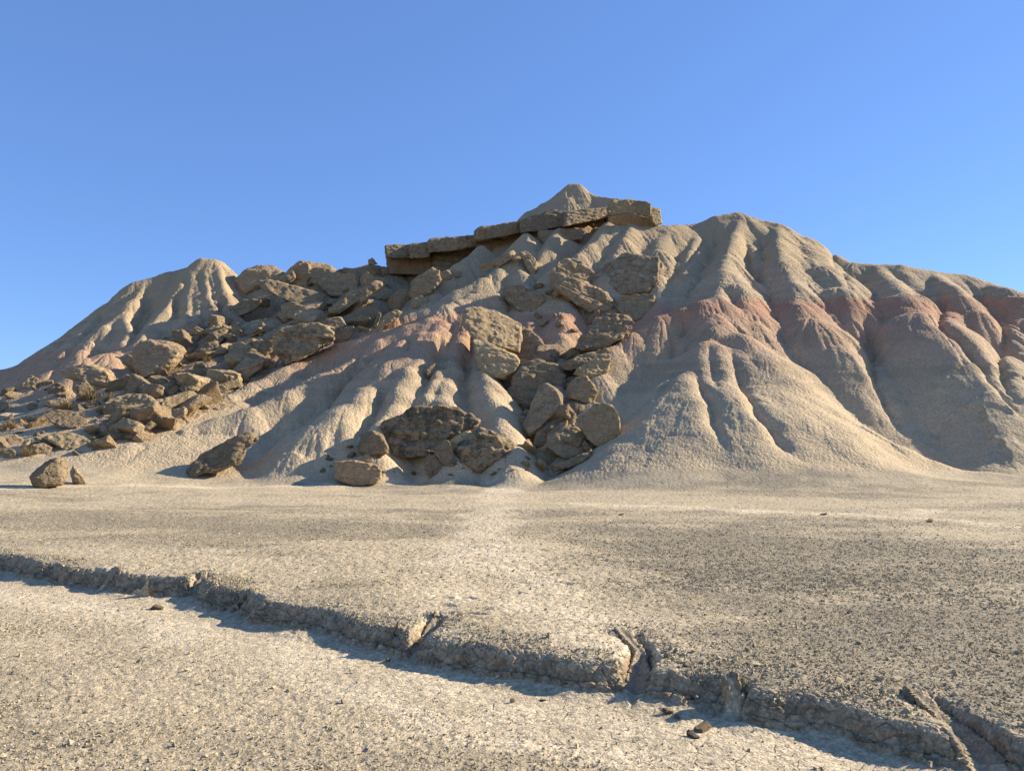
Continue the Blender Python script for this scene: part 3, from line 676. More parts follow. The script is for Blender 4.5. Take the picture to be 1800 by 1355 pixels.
L([(1368, 217), (1400, 174), (1500, 171), (1538, 178), (1534, 236), (1480, 242), (1380, 258)], 'thick golden cap block high at the right part of the ledge', 48.2, warm=.55, th=1.1)
L([(1530, 177), (1592, 180), (1613, 195), (1613, 262), (1534, 244)], 'golden cap block second from the right end of the ledge', 48.2, warm=.65, th=1.3)
L([(1612, 213), (1668, 228), (1676, 300), (1640, 312), (1612, 264)], 'small golden block forming the right end of the ledge', 48.3, warm=.75)
L([(108, 498), (240, 501), (345, 468), (384, 500), (378, 560), (300, 592), (125, 592), (116, 545)], 'crumbly yellowish recessed wall under the left end of the ledge', 53.1, warm=.3, th=1.0)
L([(372, 468), (600, 430), (602, 462), (520, 522), (440, 577), (380, 572)], 'recessed brown wall under the thin-bedded cap slab', 52.9, warm=.25, th=.9)
L([(600, 414), (800, 370), (842, 388), (760, 452), (690, 482), (635, 432)], 'thin lower bed under the middle of the ledge', 51.9, th=.8)
L([(885, 352), (1130, 318), (1112, 350), (960, 372), (892, 372)], 'shadowed undercut bed below the sunlit-edged cap slab', 51.9, th=.6)
L([(1385, 256), (1480, 240), (1600, 258), (1655, 305), (1560, 300), (1480, 322), (1420, 350), (1388, 312)], 'yellow recessed sandstone below the thick golden cap block', 49.9, warm=.9, th=.8)
B = rock
B(3, [(955, 343), (1100, 343), (1096, 402), (1060, 437), (985, 412)], 'angular grey boulder wedged right under the ledge', D=49.3, tx=-.1, ty=.2)
B(3, [(1108, 335), (1220, 325), (1246, 370), (1236, 392), (1110, 412), (1093, 380)], 'brown boulder beside the one wedged under the ledge', D=48.6, tx=-.1, ty=.3)
# the boulder fall in the middle
B(3, [[(1080, 515), (1185, 510), (1222, 545), (1288, 582), (1245, 605), (1240, 645), (1190, 672), (1100, 645), (1058, 600)], [(1045, 600), (1100, 625), (1210, 655), (1255, 640), (1390, 740), (1418, 790), (1395, 832), (1310, 851), (1215, 775), (1110, 717), (1043, 670)]],
  'large jagged layered boulder tilted down to the right, its upper end in sun', tx=.15, ty=.75, th=.55, rough=1.3, bed=(.45, .2, .9), off=-.3)
B(3, [(1450, 480), (1550, 475), (1640, 498), (1702, 520), (1682, 570), (1650, 640), (1600, 692), (1440, 702), (1380, 722), (1340, 690), (1258, 630), (1300, 585), (1400, 540)], 'broad dark flat slab leaning in shade below the right skyline', tx=-.35, ty=.8, th=.4, lich=.6, bed=(-.3, -1, .6))
B(3, [(1440, 712), (1640, 705), (1647, 790), (1600, 820), (1530, 882), (1508, 830), (1420, 800)], 'square grey boulder below the broad dark slab', tx=-.2, ty=.6, lich=.3)
B(3, [(1300, 850), (1370, 825), (1460, 828), (1512, 845), (1518, 910), (1440, 970), (1340, 1022), (1240, 1047), (1188, 1020), (1220, 950)], 'long shaded boulder resting against the red shoulder of the cone', tx=-.2, ty=.7, th=.6, lich=.4)
B(3, [(1108, 1112), (1200, 1060), (1380, 1018), (1402, 1035), (1340, 1082), (1230, 1112), (1150, 1147), (1108, 1137)], 'thin brown slab lying level across the boulder fall', tx=0, ty=.4, th=1.2, warm=.4, off=-.4)
B(3, [(1200, 1130), (1290, 1080), (1382, 1048), (1388, 1160), (1290, 1178), (1260, 1192), (1180, 1172)], 'orange-brown block tucked under the thin level slab', tx=-.1, ty=.4, warm=.45)
B(4, [(1350, 490), (1400, 450), (1462, 433), (1502, 480), (1527, 520), (1482, 612), (1420, 582), (1358, 562)], 'rounded grey-brown boulder below the orange-brown block', tx=-.1, ty=.4)
B(3, [(758, 680), (850, 658), (930, 685), (1002, 705), (988, 825), (930, 827), (850, 800), (788, 742)], 'shaded boulder with a sunlit notch below the twin pale spurs', tx=-.1, ty=.6, th=.6)
B(3, [(858, 470), (895, 458), (952, 510), (974, 560), (948, 602), (925, 600), (900, 550)], 'narrow split yellow slab standing beside the pale apex', tx=.3, ty=.6, rough=1.4, bed=(.8, 0, .6), warm=.4)
B(3, [(636, 545), (760, 490), (830, 458), (842, 480), (740, 542), (658, 582)], 'thin dark slab lying on the slope under the middle of the ledge', tx=0, ty=.5, th=1.0)
B(3, [(558, 800), (640, 788), (742, 820), (768, 847), (867, 880), (852, 962), (847, 1062), (760, 1032), (650, 990), (540, 902), (533, 870), (570, 840)], 'huge sunlit slab with a rough pitted face above the pinkish block', tx=.35, ty=.9, th=.42, rough=.9, lich=.15, bed=(.3, -.7, .7), off=-.9, grow=1.06)
B(3, [(867, 885), (930, 920), (982, 970), (1022, 1030), (1012, 1082), (900, 1082), (862, 1112), (845, 1062), (852, 960)], 'shaded slab leaning behind the huge sunlit slab', tx=-.3, ty=.7, th=.5, lich=.4)
B(3, [(598, 973), (640, 975), (790, 1040), (842, 1065), (864, 1110), (822, 1180), (790, 1202), (720, 1187), (640, 1172), (625, 1120), (610, 1050)], 'smooth pinkish block propped under the huge sunlit slab', tx=.2, ty=.6, th=.7, rough=.6, lich=0, warm=.6, off=-.2)
B(4, [(1088, 412), (1130, 360), (1200, 343), (1292, 380), (1352, 450), (1342, 540), (1290, 590), (1180, 615), (1165, 655), (1080, 632), (1018, 555), (1050, 470)], 'big pitted boulder in the centre, its left side catching the sun', tx=.0, ty=.55, th=.6, lich=.35, rough=1.1)
B(4, [(1210, 490), (1240, 478), (1332, 530), (1332, 590), (1290, 640), (1240, 690), (1160, 772), (1110, 782), (1098, 740), (1170, 650), (1180, 560)], 'smooth brown upright slab leaning below the big pitted boulder', tx=-.1, ty=.5, th=.55, rough=.5, warm=.2, off=-.5)
B(4, [(1510, 590), (1560, 573), (1600, 590), (1637, 640), (1642, 740), (1590, 802), (1530, 837), (1480, 802), (1408, 690), (1430, 660), (1480, 640)], 'tall smooth brown boulder with a sunlit right rim at the foot of the cone', tx=-.2, ty=.4, th=.5, rough=.5, warm=.35)
B(4, [(1290, 600), (1400, 573), (1462, 590), (1462, 622), (1400, 662), (1300, 657), (1278, 640)], 'pale grey rounded rock behind the small upright stone', tx=0, ty=.5, rough=.7)
B(4, [(1348, 640), (1380, 613), (1407, 650), (1397, 692), (1350, 697)], 'small upright stone in a gap of the boulder fall', tx=0, ty=.4, rough=.6, off=-.2)
B(4, [(1200, 700), (1260, 658), (1340, 658), (1352, 700), (1290, 742), (1230, 722)], 'shaded block between the brown upright slab and the small upright stone', tx=-.1, ty=.5, rough=.6)
B(4, [(1258, 762), (1340, 710), (1385, 698), (1432, 740), (1487, 820), (1482, 842), (1370, 907), (1300, 872), (1243, 822)], 'large smooth brown boulder low in the boulder fall', tx=-.1, ty=.4, th=.7, rough=.5, warm=.25)
B(4, [(1173, 762), (1200, 713), (1257, 725), (1260, 790), (1230, 827), (1168, 822)], 'small squarish pale block beside the dark hollow', tx=-.1, ty=.3, rough=.5)
B(4, [(1193, 832), (1300, 832), (1352, 890), (1342, 917), (1240, 927), (1173, 892)], 'cracked flat slab at the bottom of the boulder fall', tx=0, ty=.6, th=.6)
B(4, [(1360, 905), (1488, 838), (1500, 862), (1400, 927), (1290, 947), (1275, 962), (1262, 930)], 'broken crust slab along the foot of the boulder fall', tx=0, ty=.6, th=.7, rough=1.2)
B(4, [(1088, 662), (1130, 650), (1152, 682), (1110, 722), (1083, 702)], 'grey stone jammed left of the smooth brown upright slab', tx=0, ty=.4)
B(4, [(1172, 850), (1197, 850), (1197, 892), (1170, 890)], 'small stone left of the cracked flat slab', rough=.6)
# boulders at the foot, middle
B(4, [[(343, 705), (400, 670), (500, 620), (560, 603), (650, 610), (740, 603), (785, 640), (790, 735), (720, 772), (600, 782), (500, 772), (395, 737)], [(360, 745), (500, 760), (650, 780), (700, 780), (640, 822), (598, 867), (470, 887), (403, 862), (395, 800)], [(750, 635), (830, 645), (888, 690), (850, 707), (770, 762), (720, 740)]],
  'huge dark lichened boulder with an overhanging beak on its right', tx=.15, ty=.35, th=.7, rough=1.1, lich=.95, off=-.2, chis=0, grow=1.06)
B(4, [(718, 790), (770, 752), (822, 733), (802, 792), (752, 847), (718, 862)], 'yellow crumbly block under the beak of the huge lichened boulder', tx=.2, ty=.3, warm=1, lich=0, rough=1.3)
B(4, [(213, 790), (240, 755), (300, 733), (352, 760), (382, 820), (387, 852), (340, 882), (270, 902), (218, 850)], 'rounded grey boulder left of the huge lichened boulder', tx=-.3, ty=.3, rough=.8, lich=.4)
B(4, [(233, 872), (265, 858), (302, 885), (302, 932), (240, 922)], 'small knobbly stone behind the flat-topped rock', tx=.2, ty=.3, rough=1.2, lich=0)
B(4, [(618, 832), (690, 783), (722, 790), (737, 850), (720, 890), (737, 942), (700, 947), (640, 872)], 'dark triangular slab propped between the two lichened boulders', tx=-.4, ty=.3, th=.5, rough=.8)
B(4, [(573, 880), (620, 863), (682, 910), (722, 965), (712, 992), (610, 994), (590, 970)], 'small sunlit wedge of rock in front of the triangular slab', tx=.5, ty=.4, rough=.9, lich=0, warm=.15)
B(4, [(742, 880), (760, 820), (810, 755), (880, 728), (950, 735), (1010, 770), (1068, 810), (1068, 840), (1040, 880), (980, 932), (910, 982), (850, 977), (770, 942), (738, 910)], 'dark greenish rounded boulder with pale pits at the slope foot', tx=.0, ty=.35, th=.75, rough=1.0, lich=1.0)
B(4, [(88, 907), (200, 898), (312, 925), (337, 950), (337, 990), (310, 1022), (200, 1037), (98, 1002), (86, 960)], 'flat-topped sunlit rock alone on the plain casting a long shadow', tx=.1, ty=.25, th=.9, rough=.7, lich=0, bed=(0, 0, 1), chis=2, off=-.3, grow=1.05)
B(1, [[(1013, 1272), (1060, 1210), (1150, 1138), (1280, 1078), (1345, 1055), (1372, 1090), (1370, 1140), (1330, 1202), (1230, 1252), (1100, 1282), (1018, 1302)], [(1280, 1078), (1345, 1050), (1418, 1038), (1452, 1045), (1456, 1072), (1400, 1100), (1340, 1150), (1290, 1140)]],
  'long layered slab lying tilted on the lower spur at the left', tx=.1, ty=.7, th=.38, rough=1.2, lich=.45, bed=(-.45, 0, 1))
B(1, [(163, 1282), (230, 1218), (310, 1178), (362, 1190), (380, 1230), (372, 1302), (340, 1332), (240, 1354), (188, 1352)], 'egg-shaped sunlit boulder alone at the left edge of the plain', tx=.3, ty=.3, th=.9, rough=.7, lich=.15)
B(1, [(384, 1262), (405, 1216), (432, 1250), (472, 1295), (480, 1332), (400, 1322)], 'small pointed rock beside the egg-shaped boulder', tx=.3, ty=.3, th=.9, rough=.9, lich=0)
# left debris slope
B(1, [(723, 602), (770, 540), (840, 523), (930, 530), (1000, 560), (1032, 590), (1000, 640), (940, 702), (860, 742), (790, 752), (760, 700), (728, 650)], 'large rounded sunlit boulder below the left peak', tx=.15, ty=.5, th=.7, lich=.2, bed=(-.3, 0, 1), rough=.9)
B(1, [(338, 702), (400, 670), (480, 658), (560, 680), (620, 700), (652, 770), (642, 792), (560, 787), (480, 752), (420, 747), (350, 732)], 'long layered slab half buried on the pink mound at the left', tx=.15, ty=.6, th=.7, lich=.15, warm=.15)
B(1, [(238, 942), (310, 913), (400, 923), (482, 970), (487, 1000), (420, 1032), (360, 1022), (280, 982)], 'pale flat oval slab on the left debris slope', tx=.1, ty=.9, th=.5, rough=.6, lich=0)
B(1, [(248, 1072), (330, 1038), (420, 1045), (542, 1100), (480, 1137), (380, 1147), (310, 1112)], 'pale cracked slab lowest on the left debris slope', tx=.1, ty=.9, th=.5, rough=.8, lich=0)
B(1, [(613, 872), (700, 828), (800, 828), (872, 870), (877, 900), (830, 912), (780, 932), (680, 942), (640, 922)], 'rugged brown boulder in the middle of the left debris slope', tx=0, ty=.5, lich=.4, rough=1.2)
B(1, [(768, 922), (870, 888), (880, 930), (860, 947), (790, 947)], 'shadowed block under the rugged brown boulder', ty=.3, off=-.1)
B(1, [(873, 962), (940, 920), (1010, 898), (1037, 910), (1020, 947), (960, 982), (900, 1002), (873, 990)], 'grey boulder with a sunlit top edge on the left debris slope', tx=-.1, ty=.5)
B(1, [[(638, 1082), (760, 1020), (810, 1000), (820, 1035), (780, 1045), (690, 1092)], [(783, 1012), (850, 963), (880, 985), (860, 1010), (800, 1032)]], 'low dark slab with a pale knob at its upper end', ty=.5, th=1.0)
B(1, [(1058, 842), (1170, 788), (1187, 830), (1130, 872), (1090, 877)], 'smooth greenish slab leaning at the right edge of the debris', tx=0, ty=.5, rough=.5, lich=.2)
B(1, [(1183, 782), (1230, 773), (1267, 805), (1220, 832), (1195, 822)], 'small pink-tinted rock at the upper end of the pale tail spur', warm=.4, rough=.9)
B(1, [(1018, 862), (1055, 848), (1060, 892), (1030, 902), (1013, 890)], 'little upright sunlit stone left of the greenish slab', rough=.6, lich=0)
B(1, [(1060, 905), (1100, 890), (1102, 915), (1070, 925)], 'pebble-sized round stone below the little upright stone', rough=.6, lich=0)
B(1, [(118, 762), (170, 723), (212, 740), (217, 780), (160, 802), (113, 802)], 'lone brown rock poking out of the far left slope', warm=.2)
B(1, [(263, 802), (310, 768), (372, 780), (362, 812), (300, 837), (263, 822)], 'low tan rock under the half-buried layered slab')
B(1, [(1073, 592), (1140, 543), (1202, 528), (1222, 550), (1170, 602), (1090, 612)], 'leaning tan slab just right of the large rounded boulder', tx=.2, ty=.6)
B(1, [(1128, 472), (1200, 453), (1290, 478), (1302, 510), (1240, 517), (1140, 502)], 'low rounded rock at the lower right of the left peak', tx=0, ty=.6)
B(1, [(1278, 442), (1320, 433), (1352, 470), (1342, 502), (1300, 492)], 'small round-topped rock right of the low rounded one', rough=.7)
B(1, [(1268, 572), (1360, 538), (1402, 560), (1380, 622), (1290, 652)], 'shaded blocky rock above the dark rubble', tx=-.2)
B(1, [(983, 502), (1040, 440), (1112, 433), (1117, 500), (1080, 562), (1010, 542)], 'smooth dark hump of rock in the shade of the left peak', tx=-.3, rough=.5, lich=.5)
B(1, [(-20, 1132), (60, 1128), (92, 1150), (87, 1182), (0, 1185), (-25, 1170)], 'low tan rock at the left picture edge above the plain', rough=.8)
B(1, [(178, 1112), (240, 1098), (302, 1130), (292, 1162), (190, 1157)], 'low tan rock left of the pale cracked slab', rough=.9)
B(1, [(-20, 990), (60, 983), (102, 1010), (60, 1032), (-20, 1035)], 'flat brown rock at the left picture edge halfway up the debris', rough=.9)
B(1, [(-20, 870), (40, 868), (47, 900), (0, 932), (-20, 930)], 'grey rock at the left picture edge near the top of the debris', rough=.9)
B(1, [(-20, 1060), (80, 1048), (132, 1080), (90, 1112), (-20, 1115)], 'wide brown bank of rock at the left picture edge', rough=1.1, warm=.2)
B(1, [(210, 882), (330, 848), (420, 878), (462, 920), (400, 922), (300, 907)], 'broken brown rock just above the pale flat oval slab', rough=1.2, warm=.1)
B(1, [(420, 800), (470, 750), (500, 790), (560, 850), (500, 870), (440, 850)], 'sunlit tan rock below the half-buried layered slab', rough=.9)
B(1, [(560, 890), (620, 880), (650, 930), (600, 950), (565, 930)], 'dark small rock left of the rugged brown boulder', rough=.9)
B(1, [(880, 780), (960, 750), (1000, 800), (950, 850), (880, 830)], 'warm brown rock in the rubble under the large rounded boulder', rough=1.1, warm=.3)
# boulders on the left skyline
B(2, [(101, 290), (160, 233), (230, 210), (320, 213), (392, 255), (370, 297), (280, 302), (240, 342), (150, 377), (130, 350), (110, 310)], 'large rounded boulder on the skyline right of the left peak', tx=.1, ty=.5, th=.7, lich=.15, rough=.7)
B(2, [(358, 302), (430, 230), (500, 193), (527, 213), (532, 262), (500, 312), (430, 292)], 'dark pointed boulder on the skyline with a jagged sunlit edge', tx=-.4, ty=.4, rough=1.1)
B(2, [(498, 272), (530, 223), (600, 220), (662, 243), (640, 267), (590, 292), (560, 332), (520, 312)], 'sunlit tan boulder on the skyline behind the long pale slab', tx=.2, ty=.5)
B(2, [(233, 300), (300, 291), (400, 318), (560, 358), (637, 385), (642, 402), (620, 472), (520, 457), (440, 427), (300, 357), (238, 327)], 'long pale slab tilted down to the right, casting a dark shadow beneath', tx=.1, ty=.9, th=.45, rough=.7, lich=.15, bed=(.3, -.3, 1), off=-.6)
B(2, [(560, 302), (620, 253), (720, 248), (792, 260), (797, 320), (780, 372), (700, 392), (640, 382), (600, 352)], 'broad grey boulder with a patch of sun on its upper left', tx=-.1, ty=.5, lich=.3)
B(2, [(623, 442), (700, 400), (800, 338), (880, 296), (917, 300), (922, 325), (850, 372), (760, 402), (720, 452), (650, 492), (623, 477)], 'slab tilted up to the right with an overhanging brown lip', tx=.1, ty=.4, th=.7, rough=.8, warm=.3, bed=(-.5, 0, 1), off=-.5)
B(2, [(790, 272), (860, 263), (950, 283), (962, 330), (900, 345), (830, 330), (800, 310)], 'dark boulder behind the lip of the up-tilted slab', tx=-.3, ty=.4, lich=.6)
B(2, [(723, 252), (770, 225), (850, 203), (912, 213), (922, 267), (860, 275), (800, 268)], 'smooth mud-grey mound of rock under the small skyline knob', tx=0, ty=.5, rough=.4, lich=0)
B(2, [(838, 180), (865, 166), (897, 205), (843, 210)], 'small dark knob perched on the skyline left of the ledge', tx=-.2, ty=.2, lich=.6, D=52.5)
B(2, [(900, 215), (950, 218), (967, 255), (920, 272)], 'dark rounded rock directly left of the ledge end', tx=-.2, lich=.7)
B(2, [(83, 442), (150, 400), (262, 393), (240, 432), (190, 472), (110, 497), (83, 472)], 'sunlit flat rock resting right beside the foot of the left peak', tx=.1, ty=.8, th=.6, rough=.8)
B(2, [(323, 612), (350, 565), (440, 553), (560, 533), (622, 550), (652, 590), (642, 640), (580, 662), (500, 662), (430, 742), (360, 772), (328, 700), (318, 650)], 'big dark blocky boulder sitting on the pink spur in shade', tx=-.15, ty=.35, th=.7, lich=.7, rough=1.1)
B(2, [(440, 742), (490, 668), (570, 653), (602, 665), (520, 702), (470, 732)], 'pink sunlit flake leaning on the big dark blocky boulder', tx=.3, ty=.5, th=.5, warm=.8, lich=0, off=-.5)
B(2, [(1083, 302), (1150, 250), (1200, 223), (1232, 240), (1252, 300), (1210, 332), (1150, 352), (1130, 402), (1080, 412), (1068, 360)], 'brown boulder with a bright sunlit right edge below the left ledge', tx=-.1, ty=.4, th=.8, warm=.2, rough=1.1)
B(2, [(1238, 250), (1290, 233), (1307, 270), (1290, 302), (1250, 307)], 'small rock right of the bright-edged brown boulder', tx=.1)
B(2, [(1300, 240), (1340, 230), (1358, 270), (1310, 280)], 'dark small rock at the edge of the grey mud slope under the ledge', tx=-.3, lich=.6)
B(2, [(1133, 352), (1180, 330), (1217, 330), (1190, 362), (1140, 373)], 'little sunlit flake below the bright-edged brown boulder', tx=.4, off=-.3)
B(2, [(1078, 402), (1130, 370), (1182, 400), (1170, 432), (1090, 452)], 'brown rock at the foot of the bright-edged brown boulder', tx=0)
B(2, [(848, 382), (950, 338), (987, 350), (950, 392), (870, 407)], 'thin brown slab under the lip of the up-tilted slab', ty=.5, warm=.2)
B(2, [(698, 502), (800, 440), (900, 428), (907, 470), (860, 562), (760, 532), (700, 532)], 'broad shaded boulder below the up-tilted slab', tx=-.1, ty=.7, th=.6)
B(2, [(948, 402), (1000, 343), (1062, 343), (1082, 380), (1060, 432), (1000, 472), (950, 452)], 'smooth bluish-grey hump between the brown boulders', tx=-.2, ty=.6, rough=.3, lich=0)
B(2, [(893, 552), (930, 488), (1000, 453), (1032, 470), (960, 522), (900, 577)], 'narrow dark slab lying along the gully', ty=.6)
B(2, [(866, 562), (898, 468), (917, 478), (892, 552), (880, 572)], 'thin upright yellowish slab beside the gully', tx=.1, ty=.2, warm=.5)
B(2, [(648, 612), (700, 560), (760, 548), (767, 590), (700, 642), (653, 642)], 'smooth shaded rock right of the big dark blocky boulder', tx=-.2, rough=.5)
B(2, [(358, 432), (420, 410), (500, 440), (522, 480), (450, 512), (368, 502)], 'rock in deep shadow under the long pale slab', tx=-.1, ty=.4)
B(2, [(158, 742), (200, 640), (250, 608), (262, 625), (230, 690), (190, 747)], 'steep slab with a sunlit edge left of the big dark blocky boulder', tx=-.1, ty=.4, warm=.2)
B(2, [(198, 747), (250, 640), (332, 588), (334, 610), (300, 690), (220, 752)], 'second steep slab tucked against the big dark blocky boulder', tx=-.2, ty=.4, lich=.4)
B(2, [(68, 652), (150, 628), (192, 660), (180, 722), (120, 742), (83, 722)], 'shaded block with a sunlit top edge above the dark rubble', tx=-.2, ty=.3)
B(2, [(-10, 562), (80, 543), (102, 590), (60, 612), (-10, 615)], 'tan weathered rock below the foot of the left peak', warm=.1)
B(2, [(80, 540), (130, 528), (152, 570), (120, 602), (90, 592)], 'rounded small boulder above the tan weathered rock', rough=.6)
B(2, [(398, 542), (480, 500), (600, 473), (642, 490), (600, 522), (480, 542)], 'flat shaded rock above the big dark blocky boulder', ty=.8)
B(2, [(600, 510), (690, 488), (722, 540), (660, 582), (620, 552)], 'pale shaded rock at the upper right corner of the big dark blocky boulder', ty=.6, rough=.6)
B(2, [(1160, 790), (1215, 745), (1225, 775), (1200, 820), (1170, 830)], 'small stone jammed in the gully between two pale spurs', tx=.2, lich=0, rough=.7)

# small angular rocks filling the debris: one of each kind, then copies
def loose(seed, lich=.3):
    g = np.random.default_rng(seed); pts = [Vector(((i & 1) - .5 + g.normal() * .13, ((i >> 1) & 1) - .5 + g.normal() * .13, ((i >> 2) & 1) * .8 - .4 + g.normal() * .11)) * .85 for i in range(8)] + [Vector(g.normal(size=3)).normalized() * .5 for _ in range(3)]
    pts = [Vector((p.x * 1.3, p.y, p.z * .75)) for p in pts]
    me = remesh(hullobj([pts]), .045); weather(me, 1.0, .045, 1.0, np.array([.1, .1, .98]), lich, g.uniform(0, .35), seed, 2); me.name = 'rock'
    return me
LOOSE = [loose(200 + k) for k in range(9)]; STONES = [loose(300 + k, 0) for k in range(5)]
def scatter(n, poly, smin, smax, label, group, seed, name='rock', cat='rock', top=None):
    r = random.Random(seed); k = 0
    xs = [p[0] for p in poly]; ys = [p[1] for p in poly]
    while k < n:
        px, py = r.uniform(min(xs), max(xs)), r.uniform(min(ys), max(ys))
        ins = False
        for (x0, y0), (x1, y1) in zip(poly, poly[1:] + poly[:1]):
            if (y0 > py) != (y1 > py) and px < (x1 - x0) * (py - y0) / (y1 - y0) + x0: ins = not ins
        if not ins: continue
        d = hit(px, py) if py < 838 else WZ(px, py, .3 if py < 1000 else 0)[1]
        x, y, z = W(px, py, d)
        s = smin + (smax - smin) * r.random() ** 2.2
        o = link(name, r.choice(LOOSE)); o.location = (x, y, z + .12 * s); o.rotation_euler = (r.uniform(-.7, .7), r.uniform(-.7, .7), r.uniform(0, 6.28))
        o.scale = (s, s * r.uniform(.7, 1.1), s * r.uniform(.6, 1)); tag(o, label, cat, group); k += 1
scatter(150, [(235, 650), (300, 600), (340, 575), (420, 560), (480, 585), (495, 610), (470, 650), (410, 690), (330, 740), (250, 780), (190, 770), (210, 700)], .35, 1.5, 'small angular brown rock in the rubble below the left boulders', 'rubble rocks below the left boulders', 3)
scatter(55, [(0, 690), (60, 670), (190, 690), (240, 740), (260, 770), (150, 800), (0, 800)], .2, .65, 'small tan rock strewn over the far left debris slope', 'rocks strewn over the far left slope', 4)
scatter(60, [(430, 500), (560, 470), (700, 480), (760, 500), (700, 560), (600, 600), (520, 610), (450, 560)], .4, 1.8, 'brown rock filling a gap between the skyline boulders', 'rocks between the skyline boulders', 5)
scatter(36, [(900, 660), (960, 610), (1060, 640), (1075, 720), (1060, 790), (940, 830), (915, 760)], .3, 1.1, 'small rock in the gaps of the central boulder fall', 'rocks in the gaps of the boulder fall', 6)
scatter(14, [(940, 450), (1010, 520), (1050, 560), (1000, 600), (930, 600), (900, 530)], .3, .9, 'small rock on the shaded slope above the boulder fall', 'rocks above the boulder fall', 8)
scatter(75, [(600, 780), (900, 790), (990, 838), (880, 845), (640, 850), (540, 835)], .07, .3, 'fist-sized stone around the boulders at the slope foot', 'stones round the boulders at the slope foot', 9, 'stone', 'stone')
# ------------------------------------------------------------------ dry plants on the debris
def straw_material():
    t = NT('dry_straw'); oi = t.att('tone')
    t.put(t.b.inputs['Base Color'], t.mix(oi, (0.140, 0.102, 0.052), (0.400, 0.301, 0.146))); return t.m
STRAW = straw_material()
def tuft(seed, n=230):
    g = np.random.default_rng(seed); co = []; fa = []; tone = []
    for k in range(n):
        a = g.uniform(0, 6.283); lean = g.uniform(.05, 1.15); ln = g.uniform(.45, 1.0); r0 = g.uniform(0, .28)
        b = np.array([math.cos(a) * r0, math.sin(a) * r0, 0]); dr = np.array([math.cos(a) * math.sin(lean), math.sin(a) * math.sin(lean), math.cos(lean)])
        sd_ = np.array([-math.sin(a), math.cos(a), 0]) * .011; bend = np.array([g.normal() * .12, g.normal() * .12, -.18 * lean])
        i0 = len(co); tn = g.uniform(0, 1)
        for j in range(4):
            u = j / 3; p = b + dr * ln * u + bend * u * u; w = sd_ * (1.05 - u); co += [p - w, p + w]; tone += [tn, tn]
        for j in range(3): q = i0 + 2 * j; fa.append([q, q + 1, q + 3, q + 2])
    me = mesh_np('dry_shrub', np.array(co), np.array(fa), False); attr(me, 'tone', tone); me.materials.append(STRAW); return me
TUFT = [tuft(s) for s in (1, 2, 3)]
PL = [(1, 985, 725, .62, 'pale straw tuft just right of the large rounded boulder'), (1, 1050, 640, .6, 'wide dry bush above the dark rubble'), (1, 500, 850, .85, 'large dark dry bush beside the half-buried layered slab'),
      (1, 560, 925, .5, 'dry tuft right of the pale flat oval slab'), (1, 600, 860, .6, 'dry bush left of the rugged brown boulder'), (1, 690, 985, .7, 'low dry bush below the rugged brown boulder'),
      (1, 620, 975, .45, 'small dry tuft beside the low bush under the rugged boulder'), (1, 370, 905, .7, 'dry bush on top of the broken brown rock'), (1, 150, 1150, .55, 'dry tuft between the two lowest tan rocks'),
      (1, 520, 1040, .6, 'dry bush above the right end of the pale cracked slab'), (1, 600, 1050, .5, 'dry tuft left of the low dark slab'), (1, 60, 1015, .55, 'dry tuft on the brown rock at the left picture edge'),
      (1, 1320, 655, .45, 'dry tuft in the rubble above the small pink-tinted rock'), (1, 900, 690, .4, 'small tuft at the foot of the large rounded boulder'), (1, 455, 960, .4, 'small tuft at the right end of the pale flat oval slab'),
      (1, 770, 815, .45, 'dry tuft on the upper edge of the rugged brown boulder'), (1, 1150, 640, .4, 'dry tuft beside the leaning tan slab'), (1, 30, 1150, .4, 'dry tuft at the left picture edge near the plain'),
      (1, 1010, 790, .5, 'dry tuft deep in the shaded rubble'), (4, 870, 975, .16, 'tiny straw tuft under the dark greenish boulder')]
rp = random.Random(12)
for i, (fr, zx, zy, s, lab) in enumerate(PL):
    fx, fy, fs = FR[fr]; px, py = fx + zx / fs, fy + zy / fs
    dd = hit(px, py) - .45; x, y, z = W(px, py, dd); z = float(samp(HH, x, dd)) + .06
    o = link('dry_shrub', TUFT[i % 3]); o.location = (x, y, z); o.scale = (s * 1.2, s * 1.2, s * .95); o.rotation_euler = (0, 0, rp.uniform(0, 6)); tag(o, lab, 'dry shrub', 'dry plants on the hillside')
for px, py, lab in [(785, 417, 'reddish tiny shrub on top of the thin-bedded cap slab'), (821, 416, 'dark tiny shrub near the right end of the thin-bedded cap slab')]:
    x, y, z = W(px, py + 2, 51.8); o = link('ledge_shrub', TUFT[0]); o.location = (x, y, z - .1); o.scale = (0.350, 0.339, 0.387); tag(o, lab, 'dry shrub', 'dry plants on the hillside')

# ------------------------------------------------------------------ stones on the plain, single ones first
def zat(x, y): return float(height(np.array([[x]]), np.array([[y]]))[0][0, 0])
ST = [(277, 1070, .17, 'flat tan stone lying alone in the wash at the left'), (683, 1150, .07, 'small stone on the pale wash below the left notch'), (955, 1231, .05, 'small stone on the cracked mud below the bank'),
      (1237, 1284, .13, 'larger brown stone of the pair in the wash'), (1217, 1295, .09, 'smaller stone of the pair in the wash'), (1174, 1242, .09, 'stone at the foot of the bank right of the deep notch'),
      (1190, 1256, .07, 'darker stone at the foot of the bank beside the pair of lumps'), (1448, 905, .16, 'pale pebble far out on the gravel plain'), (1636, 918, .2, 'dark stone near the pale patch on the plain'),
      (1748, 1146, .07, 'dark stone on the plateau at the right'), (1104, 1028, .05, 'dark stone on the pale trampled ground'), (950, 835, .2, 'small stone at the slope foot left of the cone'), (1092, 905, .12, 'small stone on the plain below the cone'),
      (1002, 838, .22, 'little grey stone where the cone meets the plain'), (150, 1313, .035, 'pale chip of stone in the near left foreground'), (1374, 1078, .06, 'curved pale stone on the plateau')]
